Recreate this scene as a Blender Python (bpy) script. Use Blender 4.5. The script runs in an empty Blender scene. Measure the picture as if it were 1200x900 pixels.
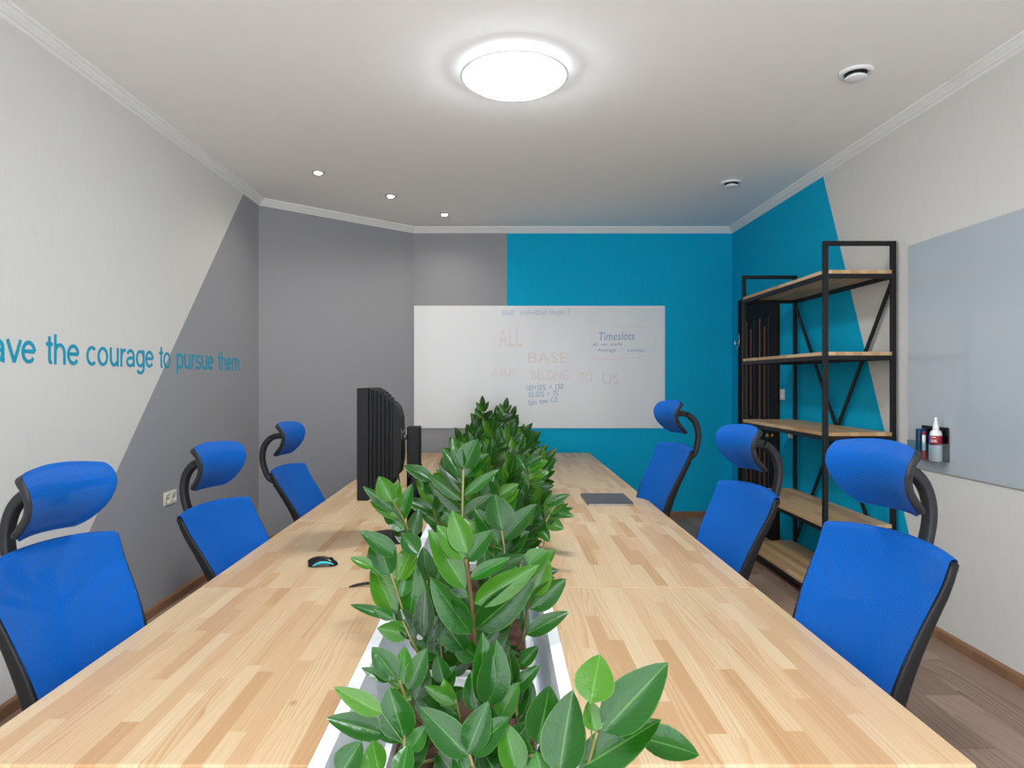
import bpy, bmesh, math, random
from mathutils import Vector, Matrix
sc = bpy.context.scene
COL = sc.collection
PI = math.pi
F, CX, CY, CAMZ = 766.0, 584.0, 445.0, 1.575     # focal length in pixels, vanishing point, eye height

def at(px, py, d):
    """world point that shows at a pixel of the photograph from depth d"""
    return Vector(((px - CX) * d / F, d, CAMZ - (py - CY) * d / F))

# ------------------------------------------------------------------ materials
def srgb(r, g, b):
    f = lambda c: (c/12.92 if c <= .04045 else ((c+.055)/1.055)**2.4)
    return (f(r/255), f(g/255), f(b/255), 1)

class NT:
    def __init__(s, name):
        s.m = bpy.data.materials.new(name); s.m.use_nodes = True
        s.t = s.m.node_tree; s.t.nodes.clear()
        s.out = s.t.nodes.new('ShaderNodeOutputMaterial')
    def n(s, typ, **kw):
        nd = s.t.nodes.new(typ)
        for k, v in kw.items():
            if k.startswith('i_'):
                nd.inputs[k[2:].replace('_', ' ')].default_value = v
            else:
                setattr(nd, k, v)
        return nd
    def l(s, a, b): s.t.links.new(a, b)
    def put(s, sock, v):
        if hasattr(v, 'is_output') or isinstance(v, bpy.types.NodeSocket): s.l(v, sock)
        else: sock.default_value = v
    def math(s, op, a, b=0.0, c=None):
        nd = s.n('ShaderNodeMath', operation=op)
        s.put(nd.inputs[0], a); s.put(nd.inputs[1], b)
        if c is not None: s.put(nd.inputs[2], c)
        return nd.outputs[0]
    def mix(s, fac, a, b, blend='MIX'):
        nd = s.n('ShaderNodeMix', data_type='RGBA', blend_type=blend)
        s.put(nd.inputs[0], fac); s.put(nd.inputs[6], a); s.put(nd.inputs[7], b)
        return nd.outputs[2]
    def comb(s, x, y, z):
        nd = s.n('ShaderNodeCombineXYZ')
        for i, v in enumerate((x, y, z)): s.put(nd.inputs[i], v)
        return nd.outputs[0]
    def obj(s):
        o = s.n('ShaderNodeTexCoord').outputs['Object']
        sp = s.n('ShaderNodeSeparateXYZ'); s.l(o, sp.inputs[0])
        return o, sp.outputs[0], sp.outputs[1], sp.outputs[2]
    def noise(s, vec, scale, detail=3, rough=.55):
        nd = s.n('ShaderNodeTexNoise', i_Scale=scale, i_Detail=detail, i_Roughness=rough)
        s.l(vec, nd.inputs['Vector']); return nd.outputs[0]
    def ramp(s, fac, stops, interp='LINEAR'):
        nd = s.n('ShaderNodeValToRGB'); cr = nd.color_ramp; cr.interpolation = interp
        while len(cr.elements) < len(stops): cr.elements.new(.5)
        for e, (p, c) in zip(cr.elements, stops): e.position = p; e.color = c
        s.l(fac, nd.inputs[0]); return nd.outputs[0]
    def bump(s, h, strength=.2, dist=.001):
        nd = s.n('ShaderNodeBump', i_Strength=strength, i_Distance=dist); s.l(h, nd.inputs['Height']); return nd.outputs[0]
    def pbr(s, color, rough=.5, metal=0., normal=None, spec=.5, **kw):
        p = s.n('ShaderNodeBsdfPrincipled')
        s.put(p.inputs['Base Color'], color); s.put(p.inputs['Roughness'], rough)
        p.inputs['Metallic'].default_value = metal; p.inputs['Specular IOR Level'].default_value = spec
        for k, v in kw.items(): s.put(p.inputs[k.replace('_', ' ')], v)
        if normal is not None: s.l(normal, p.inputs['Normal'])
        return p.outputs[0]
    def done(s, sh): s.l(sh, s.out.inputs[0]); return s.m

def plain(name, col, rough=.5, metal=0., spec=.5, grain=.06, gscale=40, bump=0.):
    """a single colour with a slight procedural unevenness"""
    t = NT(name); o, x, y, z = t.obj()
    n = t.noise(o, gscale, 3)
    c = t.mix(n, [v*(1-grain) for v in col[:3]]+[1], [min(1, v*(1+grain)) for v in col[:3]]+[1])
    nm = t.bump(n, bump, .002) if bump else None
    return t.done(t.pbr(c, rough, metal, nm, spec))

def staves(name, width, length, cols, grain_dark, rough, along='y', knots=True, gap=.0, rings=.35, spec=.4, rs=75., ws=11.):
    """boards of random tone laid in staggered rows, with grain, growth rings and knots"""
    t = NT(name); o, x, y, z = t.obj()
    r = t.n('ShaderNodeObjectInfo').outputs['Random']
    if along == 'x': x, y = y, x
    x = t.math('ADD', x, t.math('MULTIPLY', r, 7.31)); y = t.math('ADD', y, t.math('MULTIPLY', r, 13.7))
    xs = t.math('DIVIDE', x, width); row = t.math('FLOOR', xs)
    w1 = t.n('ShaderNodeTexWhiteNoise', noise_dimensions='1D'); t.l(row, w1.inputs['W'])
    ys = t.math('ADD', t.math('DIVIDE', y, length), t.math('MULTIPLY', w1.outputs[0], 9.))
    cell = t.math('FLOOR', ys)
    w2 = t.n('ShaderNodeTexWhiteNoise', noise_dimensions='2D'); t.l(t.comb(row, cell, 0.), w2.inputs['Vector'])
    rnd = w2.outputs[0]
    base = t.ramp(rnd, cols)
    off = t.math('MULTIPLY', rnd, 37.)
    # fine fibres
    fib = t.noise(t.comb(t.math('MULTIPLY', x, 160.), t.math('MULTIPLY', y, 5.), off), 1., 3, .6)
    # cathedral growth rings
    warp = t.noise(t.comb(t.math('MULTIPLY', x, ws), t.math('MULTIPLY', y, .8), off), 1., 1, .4)
    ring = t.math('FRACT', t.math('ADD', t.math('MULTIPLY', warp, 9.), t.math('MULTIPLY', x, rs)))
    ring = t.math('POWER', ring, 2.)
    w3 = t.n('ShaderNodeTexWhiteNoise', noise_dimensions='2D'); t.l(t.comb(cell, row, 0.), w3.inputs['Vector'])
    ring = t.math('MULTIPLY', ring, t.math('MULTIPLY', w3.outputs[0], rings))
    c = t.mix(ring, base, grain_dark)
    c = t.mix(t.math('MULTIPLY', t.math('SUBTRACT', fib, .42), .55), c, grain_dark)
    if knots:
        v = t.n('ShaderNodeTexVoronoi', i_Scale=1.); t.l(t.comb(t.math('MULTIPLY', x, 3.3), t.math('MULTIPLY', y, 1.9), 0.), v.inputs['Vector'])
        k = t.math('SUBTRACT', 1., t.math('DIVIDE', v.outputs['Distance'], .04)); k = t.math('MAXIMUM', k, 0.)
        c = t.mix(t.math('MULTIPLY', k, .8), c, srgb(120, 72, 36))
    if gap:
        fx = t.math('FRACT', xs); fy = t.math('FRACT', ys)
        e = t.math('MAXIMUM', t.math('LESS_THAN', fx, gap/width), t.math('LESS_THAN', fy, gap/length))
        c = t.mix(t.math('MULTIPLY', e, .45), c, srgb(60, 42, 30))
    rr = t.math('ADD', rough, t.math('MULTIPLY', t.math('SUBTRACT', fib, .5), .12))
    return t.done(t.pbr(c, rr, 0, t.bump(fib, .06, .001), spec))

def wallpaint(name, colA, colB=None, split=None, axis='y'):
    """vinyl wallpaper with fine vertical streaks, painted in one or two colours along a straight edge"""
    t = NT(name); o, x, y, z = t.obj()
    u = y if axis == 'y' else x
    st = t.noise(t.comb(t.math('MULTIPLY', u, 70.), t.math('MULTIPLY', z, 5.), 0.), 1., 4, .65)
    if colB is None: c = colA
    else:
        a, b = split            # colour B where u > a + b*z
        k = t.math('GREATER_THAN', u, t.math('MULTIPLY_ADD', z, b, a))
        nd = t.n('ShaderNodeMix', data_type='RGBA'); t.l(k, nd.inputs[0]); nd.inputs[6].default_value = colA; nd.inputs[7].default_value = colB
        c = nd.outputs[2]
    c = t.mix(t.math('MULTIPLY', t.math('SUBTRACT', st, .45), .22), c, (.25, .24, .23, 1))
    return t.done(t.pbr(c, .75, 0, t.bump(st, .12, .0015), .1))

CREAM = srgb(211, 210, 206); GREY = srgb(150, 151, 156); TEAL = srgb(0, 166, 207)
M = {}
M['wall_left'] = wallpaint('wallpaper cream and grey', CREAM, GREY, (3.06, .878), 'y')
M['wall_grey'] = wallpaint('wallpaper grey', GREY, None, None, 'x')
M['wall_back'] = wallpaint('wallpaper grey and teal', GREY, TEAL, (.098, 0.), 'x')
M['wall_right'] = wallpaint('wallpaper cream and teal', CREAM, TEAL, (4.03, .421), 'y')
M['wall_front'] = wallpaint('wallpaper cream', CREAM, None, None, 'x')
M['ceiling'] = plain('ceiling paint', srgb(246, 245, 243), .9, spec=.2, grain=.02, gscale=6)
M['cornice'] = plain('cornice foam', srgb(232, 232, 230), .6, grain=.01)
M['floor'] = staves('laminate floor', .19, 1.25, [(0, srgb(132, 108, 93)), (.5, srgb(148, 123, 107)), (1, srgb(166, 142, 124))],
                    srgb(98, 76, 62), .42, knots=True, gap=.003, rings=1.1, spec=.4, rs=22., ws=7.)
M['pine'] = staves('pine butcher block', .046, .55,
                   [(0, srgb(178, 142, 102)), (.22, srgb(190, 158, 120)), (.55, srgb(198, 170, 133)), (1, srgb(201, 179, 144))],
                   srgb(164, 114, 70), .36, knots=True, rings=.6, spec=.4)
M['pine_shelf'] = staves('pine shelf boards', .06, .6,
                   [(0, srgb(176, 138, 96)), (.4, srgb(192, 158, 115)), (1, srgb(206, 178, 138))],
                   srgb(160, 110, 68), .45, knots=True, rings=.5)
M['base_wood'] = staves('baseboard wood', .3, 2.0, [(0, srgb(128, 94, 68)), (1, srgb(146, 110, 82))], srgb(84, 56, 38), .5, knots=False)
M['base_wood_x'] = staves('baseboard wood across', .3, 2.0, [(0, srgb(128, 94, 68)), (1, srgb(146, 110, 82))], srgb(84, 56, 38), .5, along='x', knots=False)
M['white_metal'] = plain('white powder coat', srgb(232, 234, 236), .4, grain=.01)
M['planter_white'] = plain('white planter laminate', srgb(236, 239, 243), .35, grain=.015)
M['black_metal'] = plain('black powder coat', srgb(15, 15, 17), .5, grain=.15, spec=.35)
M['black_plastic'] = plain('black plastic', srgb(17, 18, 20), .5, spec=.35, grain=.12, gscale=120, bump=.05)
M['grey_black'] = plain('charcoal plastic', srgb(36, 38, 41), .5, spec=.35, grain=.1, gscale=120, bump=.05)
M['gloss_black'] = plain('glossy black plastic', srgb(9, 9, 11), .25, grain=.1, spec=.35)
M['monitor_black'] = plain('monitor shell', srgb(6, 6, 8), .5, grain=.1, spec=.22)
M['screen'] = plain('dark screen glass', srgb(8, 8, 10), .12, grain=.02)
M['chrome'] = plain('chrome', srgb(205, 205, 205), .2, 1., grain=.02)
M['brass'] = plain('brass', srgb(170, 140, 80), .3, 1., grain=.05)
M['cyan_light'] = plain('cyan plastic accent', srgb(20, 200, 215), .4, grain=.03)
M['space_grey'] = plain('space grey aluminium', srgb(74, 76, 82), .38, .6, grain=.04)
M['alu_edge'] = plain('aluminium edge', srgb(168, 166, 168), .35, .7, grain=.03)
M['outlet'] = plain('ivory outlet plastic', srgb(216, 212, 196), .4, grain=.02)
M['dark_hole'] = plain('socket recess', srgb(60, 56, 48), .6, grain=.05)
M['door_wood'] = staves('dark stained door', .13, 2.6, [(0, srgb(30, 20, 16)), (1, srgb(44, 29, 21))], srgb(16, 10, 8), .55, knots=False, spec=.12)
M['door_groove'] = staves('lit brown door moulding', .3, 2.6, [(0, srgb(92, 54, 28)), (1, srgb(112, 68, 36))], srgb(48, 28, 16), .4, knots=False)  # lit look of the grooves put in as a lighter brown
M['board_grey'] = plain('grey glass board', srgb(176, 185, 193), .1, grain=.012, gscale=3)
M['letter_teal'] = plain('teal vinyl lettering', srgb(0, 150, 182), .5, grain=.02)
M['ink_blue'] = plain('blue marker ink', srgb(136, 158, 194), .5, grain=.2)
M['ink_faint'] = plain('faded blue ink', srgb(176, 190, 210), .5, grain=.2)
M['ink_red'] = plain('faded red ink', srgb(222, 208, 209), .4, grain=.03)
M['soil'] = plain('potting soil', srgb(74, 46, 34), .95, grain=.6, gscale=90, bump=1.)
M['stalk'] = plain('plant stalk', srgb(120, 116, 66), .5, grain=.25, gscale=60)
M['stalk_tan'] = plain('tan plant stalk', srgb(158, 142, 92), .5, grain=.2, gscale=60)
M['stalk_brown'] = plain('brown plant stalk', srgb(98, 78, 48), .5, grain=.25, gscale=60)
M['bottle_white'] = plain('white bottle plastic', srgb(235, 235, 235), .35, grain=.01)
M['label_red'] = plain('red label', srgb(150, 30, 48), .5, grain=.03)
M['print_white'] = plain('white print', srgb(235, 225, 225), .5, grain=.02)
M['marker_red'] = plain('red marker plastic', srgb(196, 30, 52), .4, grain=.03)
M['marker_blue'] = plain('blue marker plastic', srgb(24, 36, 150), .4, grain=.03)
M['eraser_blue'] = plain('blue eraser shell', srgb(22, 70, 110), .45, grain=.05)
M['felt'] = plain('black felt', srgb(20, 20, 24), .95, grain=.2)

def whiteboard_mat():
    t = NT('gloss whiteboard film'); o, x, y, z = t.obj()
    n = t.noise(t.comb(t.math('MULTIPLY', x, 2.2), 0., t.math('MULTIPLY', z, .8)), 1., 2)
    c = t.mix(n, srgb(220, 223, 226), srgb(230, 232, 234))
    return t.done(t.pbr(c, .2, 0, t.bump(n, .25, .02), .2))
M['whiteboard'] = whiteboard_mat()

def mesh_fabric():
    """blue spacer-mesh fabric: rows of small holes that let a little of what is behind show"""
    t = NT('blue mesh fabric')
    uv = t.n('ShaderNodeUVMap').outputs[0]
    sp = t.n('ShaderNodeSeparateXYZ'); t.l(uv, sp.inputs[0])
    u = t.math('MULTIPLY', sp.outputs[0], 1/.0062); v = t.math('MULTIPLY', sp.outputs[1], 1/.0062)
    u = t.math('ADD', u, t.math('MULTIPLY', t.math('MODULO', t.math('FLOOR', v), 2.), .5))
    fu = t.math('SUBTRACT', t.math('FRACT', u), .5); fv = t.math('SUBTRACT', t.math('FRACT', v), .5)
    d = t.math('SQRT', t.math('ADD', t.math('MULTIPLY', fu, fu), t.math('MULTIPLY', fv, fv)))
    hole = t.math('LESS_THAN', d, .27)
    c = t.mix(hole, srgb(2, 88, 174), srgb(0, 54, 124))
    b = t.bump(d, .35, .002)
    p = t.pbr(c, .6, 0, b, .12, Sheen_Weight=.06, Sheen_Tint=srgb(120, 170, 255))
    tr = t.n('ShaderNodeBsdfTransparent'); ms = t.n('ShaderNodeMixShader')
    t.l(t.math('MULTIPLY', hole, .12), ms.inputs[0]); t.l(p, ms.inputs[1]); t.l(tr.outputs[0], ms.inputs[2])
    return t.done(ms.outputs[0])
M['fabric'] = mesh_fabric()
M['seat_fabric'] = plain('blue seat fabric', srgb(20, 96, 200), .8, grain=.15, gscale=400, bump=.2)

def leaf_mat():
    t = NT('glossy plant leaf')
    g = t.n('ShaderNodeNewGeometry'); r = g.outputs['Random Per Island']; bf = g.outputs['Backfacing']
    uv = t.n('ShaderNodeUVMap').outputs[0]
    sp = t.n('ShaderNodeSeparateXYZ'); t.l(uv, sp.inputs[0])
    top = t.ramp(r, [(0, srgb(6, 48, 9)), (.45, srgb(12, 72, 12)), (.8, srgb(26, 94, 18)), (1, srgb(66, 116, 18))])
    under = t.ramp(r, [(0, srgb(74, 108, 34)), (1, srgb(118, 132, 50))])
    # pale midrib and faint side veins of the leaf blade
    a = t.math('ABSOLUTE', t.math('SUBTRACT', sp.outputs[0], .5))
    rib = t.math('LESS_THAN', a, .022)
    ve = t.math('FRACT', t.math('SUBTRACT', t.math('MULTIPLY', sp.outputs[1], 9.), t.math('MULTIPLY', a, 6.)))
    vein = t.math('LESS_THAN', ve, .07)
    top = t.mix(t.math('MULTIPLY', t.math('MAXIMUM', rib, t.math('MULTIPLY', vein, .22)), .32), top, srgb(120, 172, 84))
    edge = t.math('GREATER_THAN', a, .475)
    top = t.mix(t.math('MULTIPLY', edge, .2), top, srgb(140, 180, 90))
    c = t.mix(bf, top, under)
    o = t.n('ShaderNodeTexCoord').outputs['Object']
    n = t.noise(o, 55, 2)
    p = t.pbr(c, .26, 0, t.bump(n, .3, .004), .42)
    tl = t.n('ShaderNodeBsdfTranslucent'); t.l(t.mix(.5, c, srgb(120, 180, 30)), tl.inputs[0])
    ms = t.n('ShaderNodeMixShader'); ms.inputs[0].default_value = .16
    t.l(p, ms.inputs[1]); t.l(tl.outputs[0], ms.inputs[2])
    return t.done(ms.outputs[0])
M['leaf'] = leaf_mat()

def emit(name, col, s):
    t = NT(name); e = t.n('ShaderNodeEmission', i_Strength=s); e.inputs[0].default_value = col
    return t.done(e.outputs[0])
M['lamp_glow'] = emit('lamp diffuser glow', (.90, .955, 1, 1), 60.)
M['spot_glow'] = emit('downlight glow', (1, .86, .66, 1), 30.)

def clear_mat():
    t = NT('clear acrylic'); tr = t.n('ShaderNodeBsdfTransparent'); tr.inputs[0].default_value = (.86, .9, .92, 1)
    g = t.n('ShaderNodeBsdfGlossy', i_Roughness=.08); g.inputs[0].default_value = (.9, .9, .9, 1)
    ms = t.n('ShaderNodeMixShader'); ms.inputs[0].default_value = .1
    t.l(tr.outputs[0], ms.inputs[1]); t.l(g.outputs[0], ms.inputs[2]); return t.done(ms.outputs[0])
M['clear'] = clear_mat()
def pane_mat():
    t = NT('window glass'); tr = t.n('ShaderNodeBsdfTransparent')
    g = t.n('ShaderNodeBsdfGlossy', i_Roughness=.02)
    ms = t.n('ShaderNodeMixShader'); ms.inputs[0].default_value = .05
    t.l(tr.outputs[0], ms.inputs[1]); t.l(g.outputs[0], ms.inputs[2]); return t.done(ms.outputs[0])
M['pane'] = pane_mat()

# ------------------------------------------------------------------ object helpers
def link(name, bm, mat, parent=None, smooth=False, loc=None):
    me = bpy.data.meshes.new(name)
    bm.normal_update(); bm.to_mesh(me); bm.free()
    for m in (mat if isinstance(mat, (list, tuple)) else [mat]): me.materials.append(m)
    if smooth:
        for p in me.polygons: p.use_smooth = True
    o = bpy.data.objects.new(name, me); COL.objects.link(o)
    if parent: o.parent = parent
    if loc is not None: o.location = loc
    return o
def tag(o, label, cat, group=None):
    o['label'] = label; o['category'] = cat
    if group: o['group'] = group
    return o
def thing(name, label, cat, loc=(0, 0, 0), rotz=0., group=None):
    o = bpy.data.objects.new(name, None); COL.objects.link(o)
    o.empty_display_size = .1; o.location = loc; o.rotation_euler = (0, 0, rotz)
    return tag(o, label, cat, group)
def struct(o, label=None):
    o['kind'] = 'structure'
    if label: o['label'] = label
    return o
def copy_tree(o, parent=None):
    c = o.copy(); COL.objects.link(c)
    if parent: c.parent = parent
    for ch in list(o.children): copy_tree(ch, c)
    return c

def box(bm, c, s, bev=0., mi=0, rot=None):
    r = bmesh.ops.create_cube(bm, size=1.)
    vs = r['verts']
    bmesh.ops.scale(bm, vec=s, verts=vs)
    fs = list({f for v in vs for f in v.link_faces})
    if bev:
        es = list({e for v in vs for e in v.link_edges})
        rr = bmesh.ops.bevel(bm, geom=es, offset=bev, segments=2, affect='EDGES', profile=.5)
        vs = list({v for f in rr['faces'] for v in f.verts} | {v for v in vs if v.is_valid})
        vs = [v for v in vs if v.is_valid]
        fs = list({f for v in vs for f in v.link_faces})
    if rot is not None: bmesh.ops.rotate(bm, cent=(0, 0, 0), matrix=rot, verts=vs)
    bmesh.ops.translate(bm, vec=c, verts=vs)
    for f in fs: f.material_index = mi
    return vs
def boxbm(c, s, bev=0., mi=0):
    bm = bmesh.new(); box(bm, c, s, bev, mi); return bm
def span(bm, a, b, bev=0., mi=0):
    a, b = Vector(a), Vector(b); return box(bm, (a+b)/2, [abs(v) for v in (b-a)], bev, mi)
def lathe(bm, prof, c=(0, 0, 0), n=32, mi=0, axis='z', sx=1., sy=1.):
    rings = []
    for r, z in prof:
        ring = []
        for i in range(n):
            a = 2*PI*i/n; p = (r*math.cos(a)*sx, r*math.sin(a)*sy, z)
            if axis == 'x': p = (p[2], p[0], p[1])
            if axis == 'y': p = (p[0], p[2], p[1])
            ring.append(bm.verts.new(Vector(c)+Vector(p)))
        rings.append(ring)
    fs = []
    for a, b in zip(rings, rings[1:]):
        for i in range(n):
            fs.append(bm.faces.new((a[i], a[(i+1) % n], b[(i+1) % n], b[i])))
    fs.append(bm.faces.new(list(reversed(rings[0])))); fs.append(bm.faces.new(rings[-1]))
    for f in fs: f.material_index = mi
    bmesh.ops.recalc_face_normals(bm, faces=fs)
    return fs
def smooth_pts(pts, n=6):
    """Catmull-Rom through points"""
    P = [Vector(p) for p in pts]; out = []
    for i in range(len(P)-1):
        p0 = P[max(i-1, 0)]; p1 = P[i]; p2 = P[i+1]; p3 = P[min(i+2, len(P)-1)]
        for k in range(n):
            t = k/n
            out.append(.5*((2*p1)+(-p0+p2)*t+(2*p0-5*p1+4*p2-p3)*t*t+(-p0+3*p1-3*p2+p3)*t**3))
    out.append(P[-1]); return out
def sweep(bm, pts, rx, ry=None, n=8, up=Vector((0, 0, 1)), closed=False, mi=0, square=False):
    """sweep an ellipse (or rounded rectangle) along points; rx sideways, ry along 'up'; either may be a function of t"""
    pts = [Vector(p) for p in pts]; ry = rx if ry is None else ry
    N = len(pts); rings = []
    for i, p in enumerate(pts):
        if closed: tg = pts[(i+1) % N]-pts[i-1]
        else: tg = pts[min(i+1, N-1)]-pts[max(i-1, 0)]
        tg.normalize()
        s = tg.cross(up)
        if s.length < 1e-4: s = tg.cross(Vector((1, 0, 0)))
        s.normalize(); u = s.cross(tg).normalized()
        t = i/max(N-1, 1)
        a = rx(t) if callable(rx) else rx; b = ry(t) if callable(ry) else ry
        ring = []
        for k in range(n):
            th = 2*PI*(k+.5)/n; cx, cz = math.cos(th), math.sin(th)
            if square:
                e = .35; cx = math.copysign(abs(cx)**e, cx); cz = math.copysign(abs(cz)**e, cz)
            ring.append(bm.verts.new(p+s*a*cx+u*b*cz))
        rings.append(ring)
    fs = []
    prs = list(zip(rings, rings[1:]))+([(rings[-1], rings[0])] if closed else [])
    for a, b in prs:
        for k in range(n): fs.append(bm.faces.new((a[k], a[(k+1) % n], b[(k+1) % n], b[k])))
    if not closed:
        fs.append(bm.faces.new(list(reversed(rings[0])))); fs.append(bm.faces.new(rings[-1]))
    for f in fs: f.material_index = mi
    bmesh.ops.recalc_face_normals(bm, faces=fs)
    return fs
def prism(bm, poly, z0, z1, mi=0):
    lo = [bm.verts.new((x, y, z0)) for x, y in poly]; hi = [bm.verts.new((x, y, z1)) for x, y in poly]
    n = len(poly); fs = [bm.faces.new(list(reversed(lo))), bm.faces.new(hi)]
    for i in range(n): fs.append(bm.faces.new((lo[i], lo[(i+1) % n], hi[(i+1) % n], hi[i])))
    bmesh.ops.recalc_face_normals(bm, faces=fs)
    for f in fs: f.material_index = mi
def profile_path(bm, prof, path):
    """sweep a 2-D profile (inward, z) along a floor-plan polyline, mitred; the inside is to the left of travel"""
    P = [Vector((x, y)) for x, y in path]; rings = []
    for i, p in enumerate(P):
        d0 = (P[i]-P[i-1]).normalized() if i else None
        d1 = (P[i+1]-P[i]).normalized() if i < len(P)-1 else None
        n0 = Vector((-d0.y, d0.x)) if d0 else None; n1 = Vector((-d1.y, d1.x)) if d1 else None
        if n0 and n1: m = (n0+n1); m = m/m.dot(n0)
        else: m = n0 or n1
        rings.append([bm.verts.new((p.x+m.x*a, p.y+m.y*a, z)) for a, z in prof])
    n = len(prof); fs = []
    for a, b in zip(rings, rings[1:]):
        for k in range(n): fs.append(bm.faces.new((a[k], a[(k+1) % n], b[(k+1) % n], b[k])))
    fs.append(bm.faces.new(rings[0])); fs.append(bm.faces.new(list(reversed(rings[-1]))))
    bmesh.ops.recalc_face_normals(bm, faces=fs)
def text_bm(bm, txt, w, h, o, ux, uy, depth=.001, shear=0., wfit=True, mi=0):
    """letters fitted to width w and (for the capital/ascender span) height h, at o, running along ux with uy up"""
    cu = bpy.data.curves.new('lettering', 'FONT'); cu.body = txt; cu.extrude = .002; cu.shear = shear; cu.resolution_u = 3
    ob = bpy.data.objects.new('lettering', cu); COL.objects.link(ob)
    dg = bpy.context.evaluated_depsgraph_get(); dg.update()
    me = bpy.data.meshes.new_from_object(ob.evaluated_get(dg))
    bpy.data.objects.remove(ob); bpy.data.curves.remove(cu)
    xs = [v.co.x for v in me.vertices]
    x0, x1 = min(xs), max(xs)
    ux, uy = Vector(ux), Vector(uy); un = ux.cross(uy)
    sx = w/(x1-x0); sy = h/.73
    for v in me.vertices:
        c = v.co.copy()
        v.co = Vector(o)+ux*(c.x-x0)*sx+uy*c.y*sy+un*(c.z/.002*depth/2+depth/2)
    k = len(bm.faces)
    bm.from_mesh(me); bm.faces.ensure_lookup_table()
    for f in bm.faces[k:]: f.material_index = mi
    bpy.data.meshes.remove(me)

# ------------------------------------------------------------------ the room
XL, XR, YB, YF, ZC = -2.31, 2.684, 7.5, -1.5, 3.32
ANG = ((-2.31, 6.3), (-.975, 7.5))
T = .12
struct(link('floor', boxbm(((XL+XR)/2, (YB+YF)/2, -.05), (XR-XL+.4, YB-YF+.4, .1)), M['floor']))
struct(link('ceiling', boxbm(((XL+XR)/2, (YB+YF)/2, ZC+.05), (XR-XL+.4, YB-YF+.4, .1)), M['ceiling']))
def wall(name, a, b, mat):
    bm = bmesh.new(); span(bm, a, b); return struct(link(name, bm, mat))
wall('wall_left', (XL-T, YF-T, 0), (XL, ANG[0][1]+.05, ZC), M['wall_left'])
bm = bmesh.new()
prism(bm, [ANG[0], ANG[1], (ANG[1][0]-.04, ANG[1][1]+T), (ANG[0][0]-T, ANG[0][1]+.1)], 0, ZC)
struct(link('wall_corner', bm, M['wall_grey']))
wall('wall_back', (ANG[1][0]-.03, YB, 0), (XR+T, YB+T, ZC), M['wall_back'])
wall('wall_right', (XR, YF-T, 0), (XR+T, YB, ZC), M['wall_right'])
# the wall behind the camera, with two windows added to light the room
W = [(-2.1, .17), (.25, 2.5)]; WZ = (.35, 3.0)
bm = bmesh.new()
for x0, x1 in ((XL, W[0][0]), (W[0][1], W[1][0]), (W[1][1], XR)): span(bm, (x0, YF-T, 0), (x1, YF, ZC))
for x0, x1 in W:
    span(bm, (x0, YF-T, 0), (x1, YF, WZ[0])); span(bm, (x0, YF-T, WZ[1]), (x1, YF, ZC))
struct(link('wall_front', bm, M['wall_front']))
for k, (x0, x1) in enumerate(W):
    bm = bmesh.new(); y0, y1 = YF-.09, YF-.03
    span(bm, (x0, y0, WZ[0]), (x0+.06, y1, WZ[1])); span(bm, (x1-.06, y0, WZ[0]), (x1, y1, WZ[1]))
    span(bm, (x0+.06, y0, WZ[0]), (x1-.06, y1, WZ[0]+.06)); span(bm, (x0+.06, y0, WZ[1]-.06), (x1-.06, y1, WZ[1]))
    xm = (x0+x1)/2; span(bm, (xm-.04, y0, WZ[0]+.06), (xm+.04, y1, WZ[1]-.06))
    w = struct(link('window_%d' % (k+1), bm, M['white_metal']))
    bm = bmesh.new(); span(bm, (x0+.06, YF-.065, WZ[0]+.06), (x1-.06, YF-.06, WZ[1]-.06)); link('pane', bm, M['pane'], w)
    bm = bmesh.new(); span(bm, (x0-.05, YF-.03, WZ[0]-.03), (x1+.05, YF+.16, WZ[0]), .006); link('sill', bm, M['white_metal'], w)
# cornice and baseboards; inside is on the left when walking counter-clockwise
loop = [(XR, YF), (XR, YB), (ANG[1][0], YB), (XL, ANG[0][1]), (XL, YF)]
prof = [(0, ZC), (.062, ZC), (.062, ZC-.012), (.05, ZC-.018), (.04, ZC-.03), (.03, ZC-.038), (.03, ZC-.044), (.016, ZC-.05), (.012, ZC-.06), (0, ZC-.066)]
for nm, seg in (('right', 0), ('back', 1), ('corner', 2), ('left', 3)):
    pass
bm = bmesh.new(); profile_path(bm, prof, loop); struct(link('trim_1', bm, M['cornice']))
bprof = [(0, 0), (.016, 0), (.016, .05), (.012, .058), (.005, .064), (0, .066)]
DY = (6.23, 7.237)     # the door along the right wall
for nm, path, mt in (('right', [(XR, YF), (XR, DY[0])], 'base_wood'), ('back', [(XR, YB), (ANG[1][0], YB)], 'base_wood_x'),
                     ('corner', [ANG[1], ANG[0]], 'base_wood_x'), ('left', [(XL, ANG[0][1]), (XL, YF)], 'base_wood')):
    bm = bmesh.new(); profile_path(bm, bprof, path); struct(link('baseboard_'+nm, bm, M[mt]))

# door in the right wall, beyond the shelving
DH = 2.45
bm = bmesh.new()
span(bm, (XR-.035, DY[0], 0), (XR+.0, DY[0]+.075, DH), .006); span(bm, (XR-.035, DY[1]-.075, 0), (XR, DY[1], DH), .006)
span(bm, (XR-.035, DY[0]+.075, DH-.075), (XR, DY[1]-.075, DH), .006)
door = struct(link('door_1', bm, M['door_wood']), 'dark brown stained panel door behind the shelving unit')
bm = bmesh.new(); y0, y1 = DY[0]+.08, DY[1]-.08
span(bm, (XR-.012, y0, .01), (XR-.002, y1, DH-.08))
for a, b in ((y0, y0+.13), (y1-.13, y1), ((y0+y1)/2-.06, (y0+y1)/2+.06)): span(bm, (XR-.024, a, .01), (XR-.01, b, DH-.08), .005)
for z0, z1 in ((.01, .22), (.92, 1.12), (DH-.25, DH-.08)): span(bm, (XR-.0235, y0+.02, z0), (XR-.011, y1-.02, z1), .004)
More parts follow.
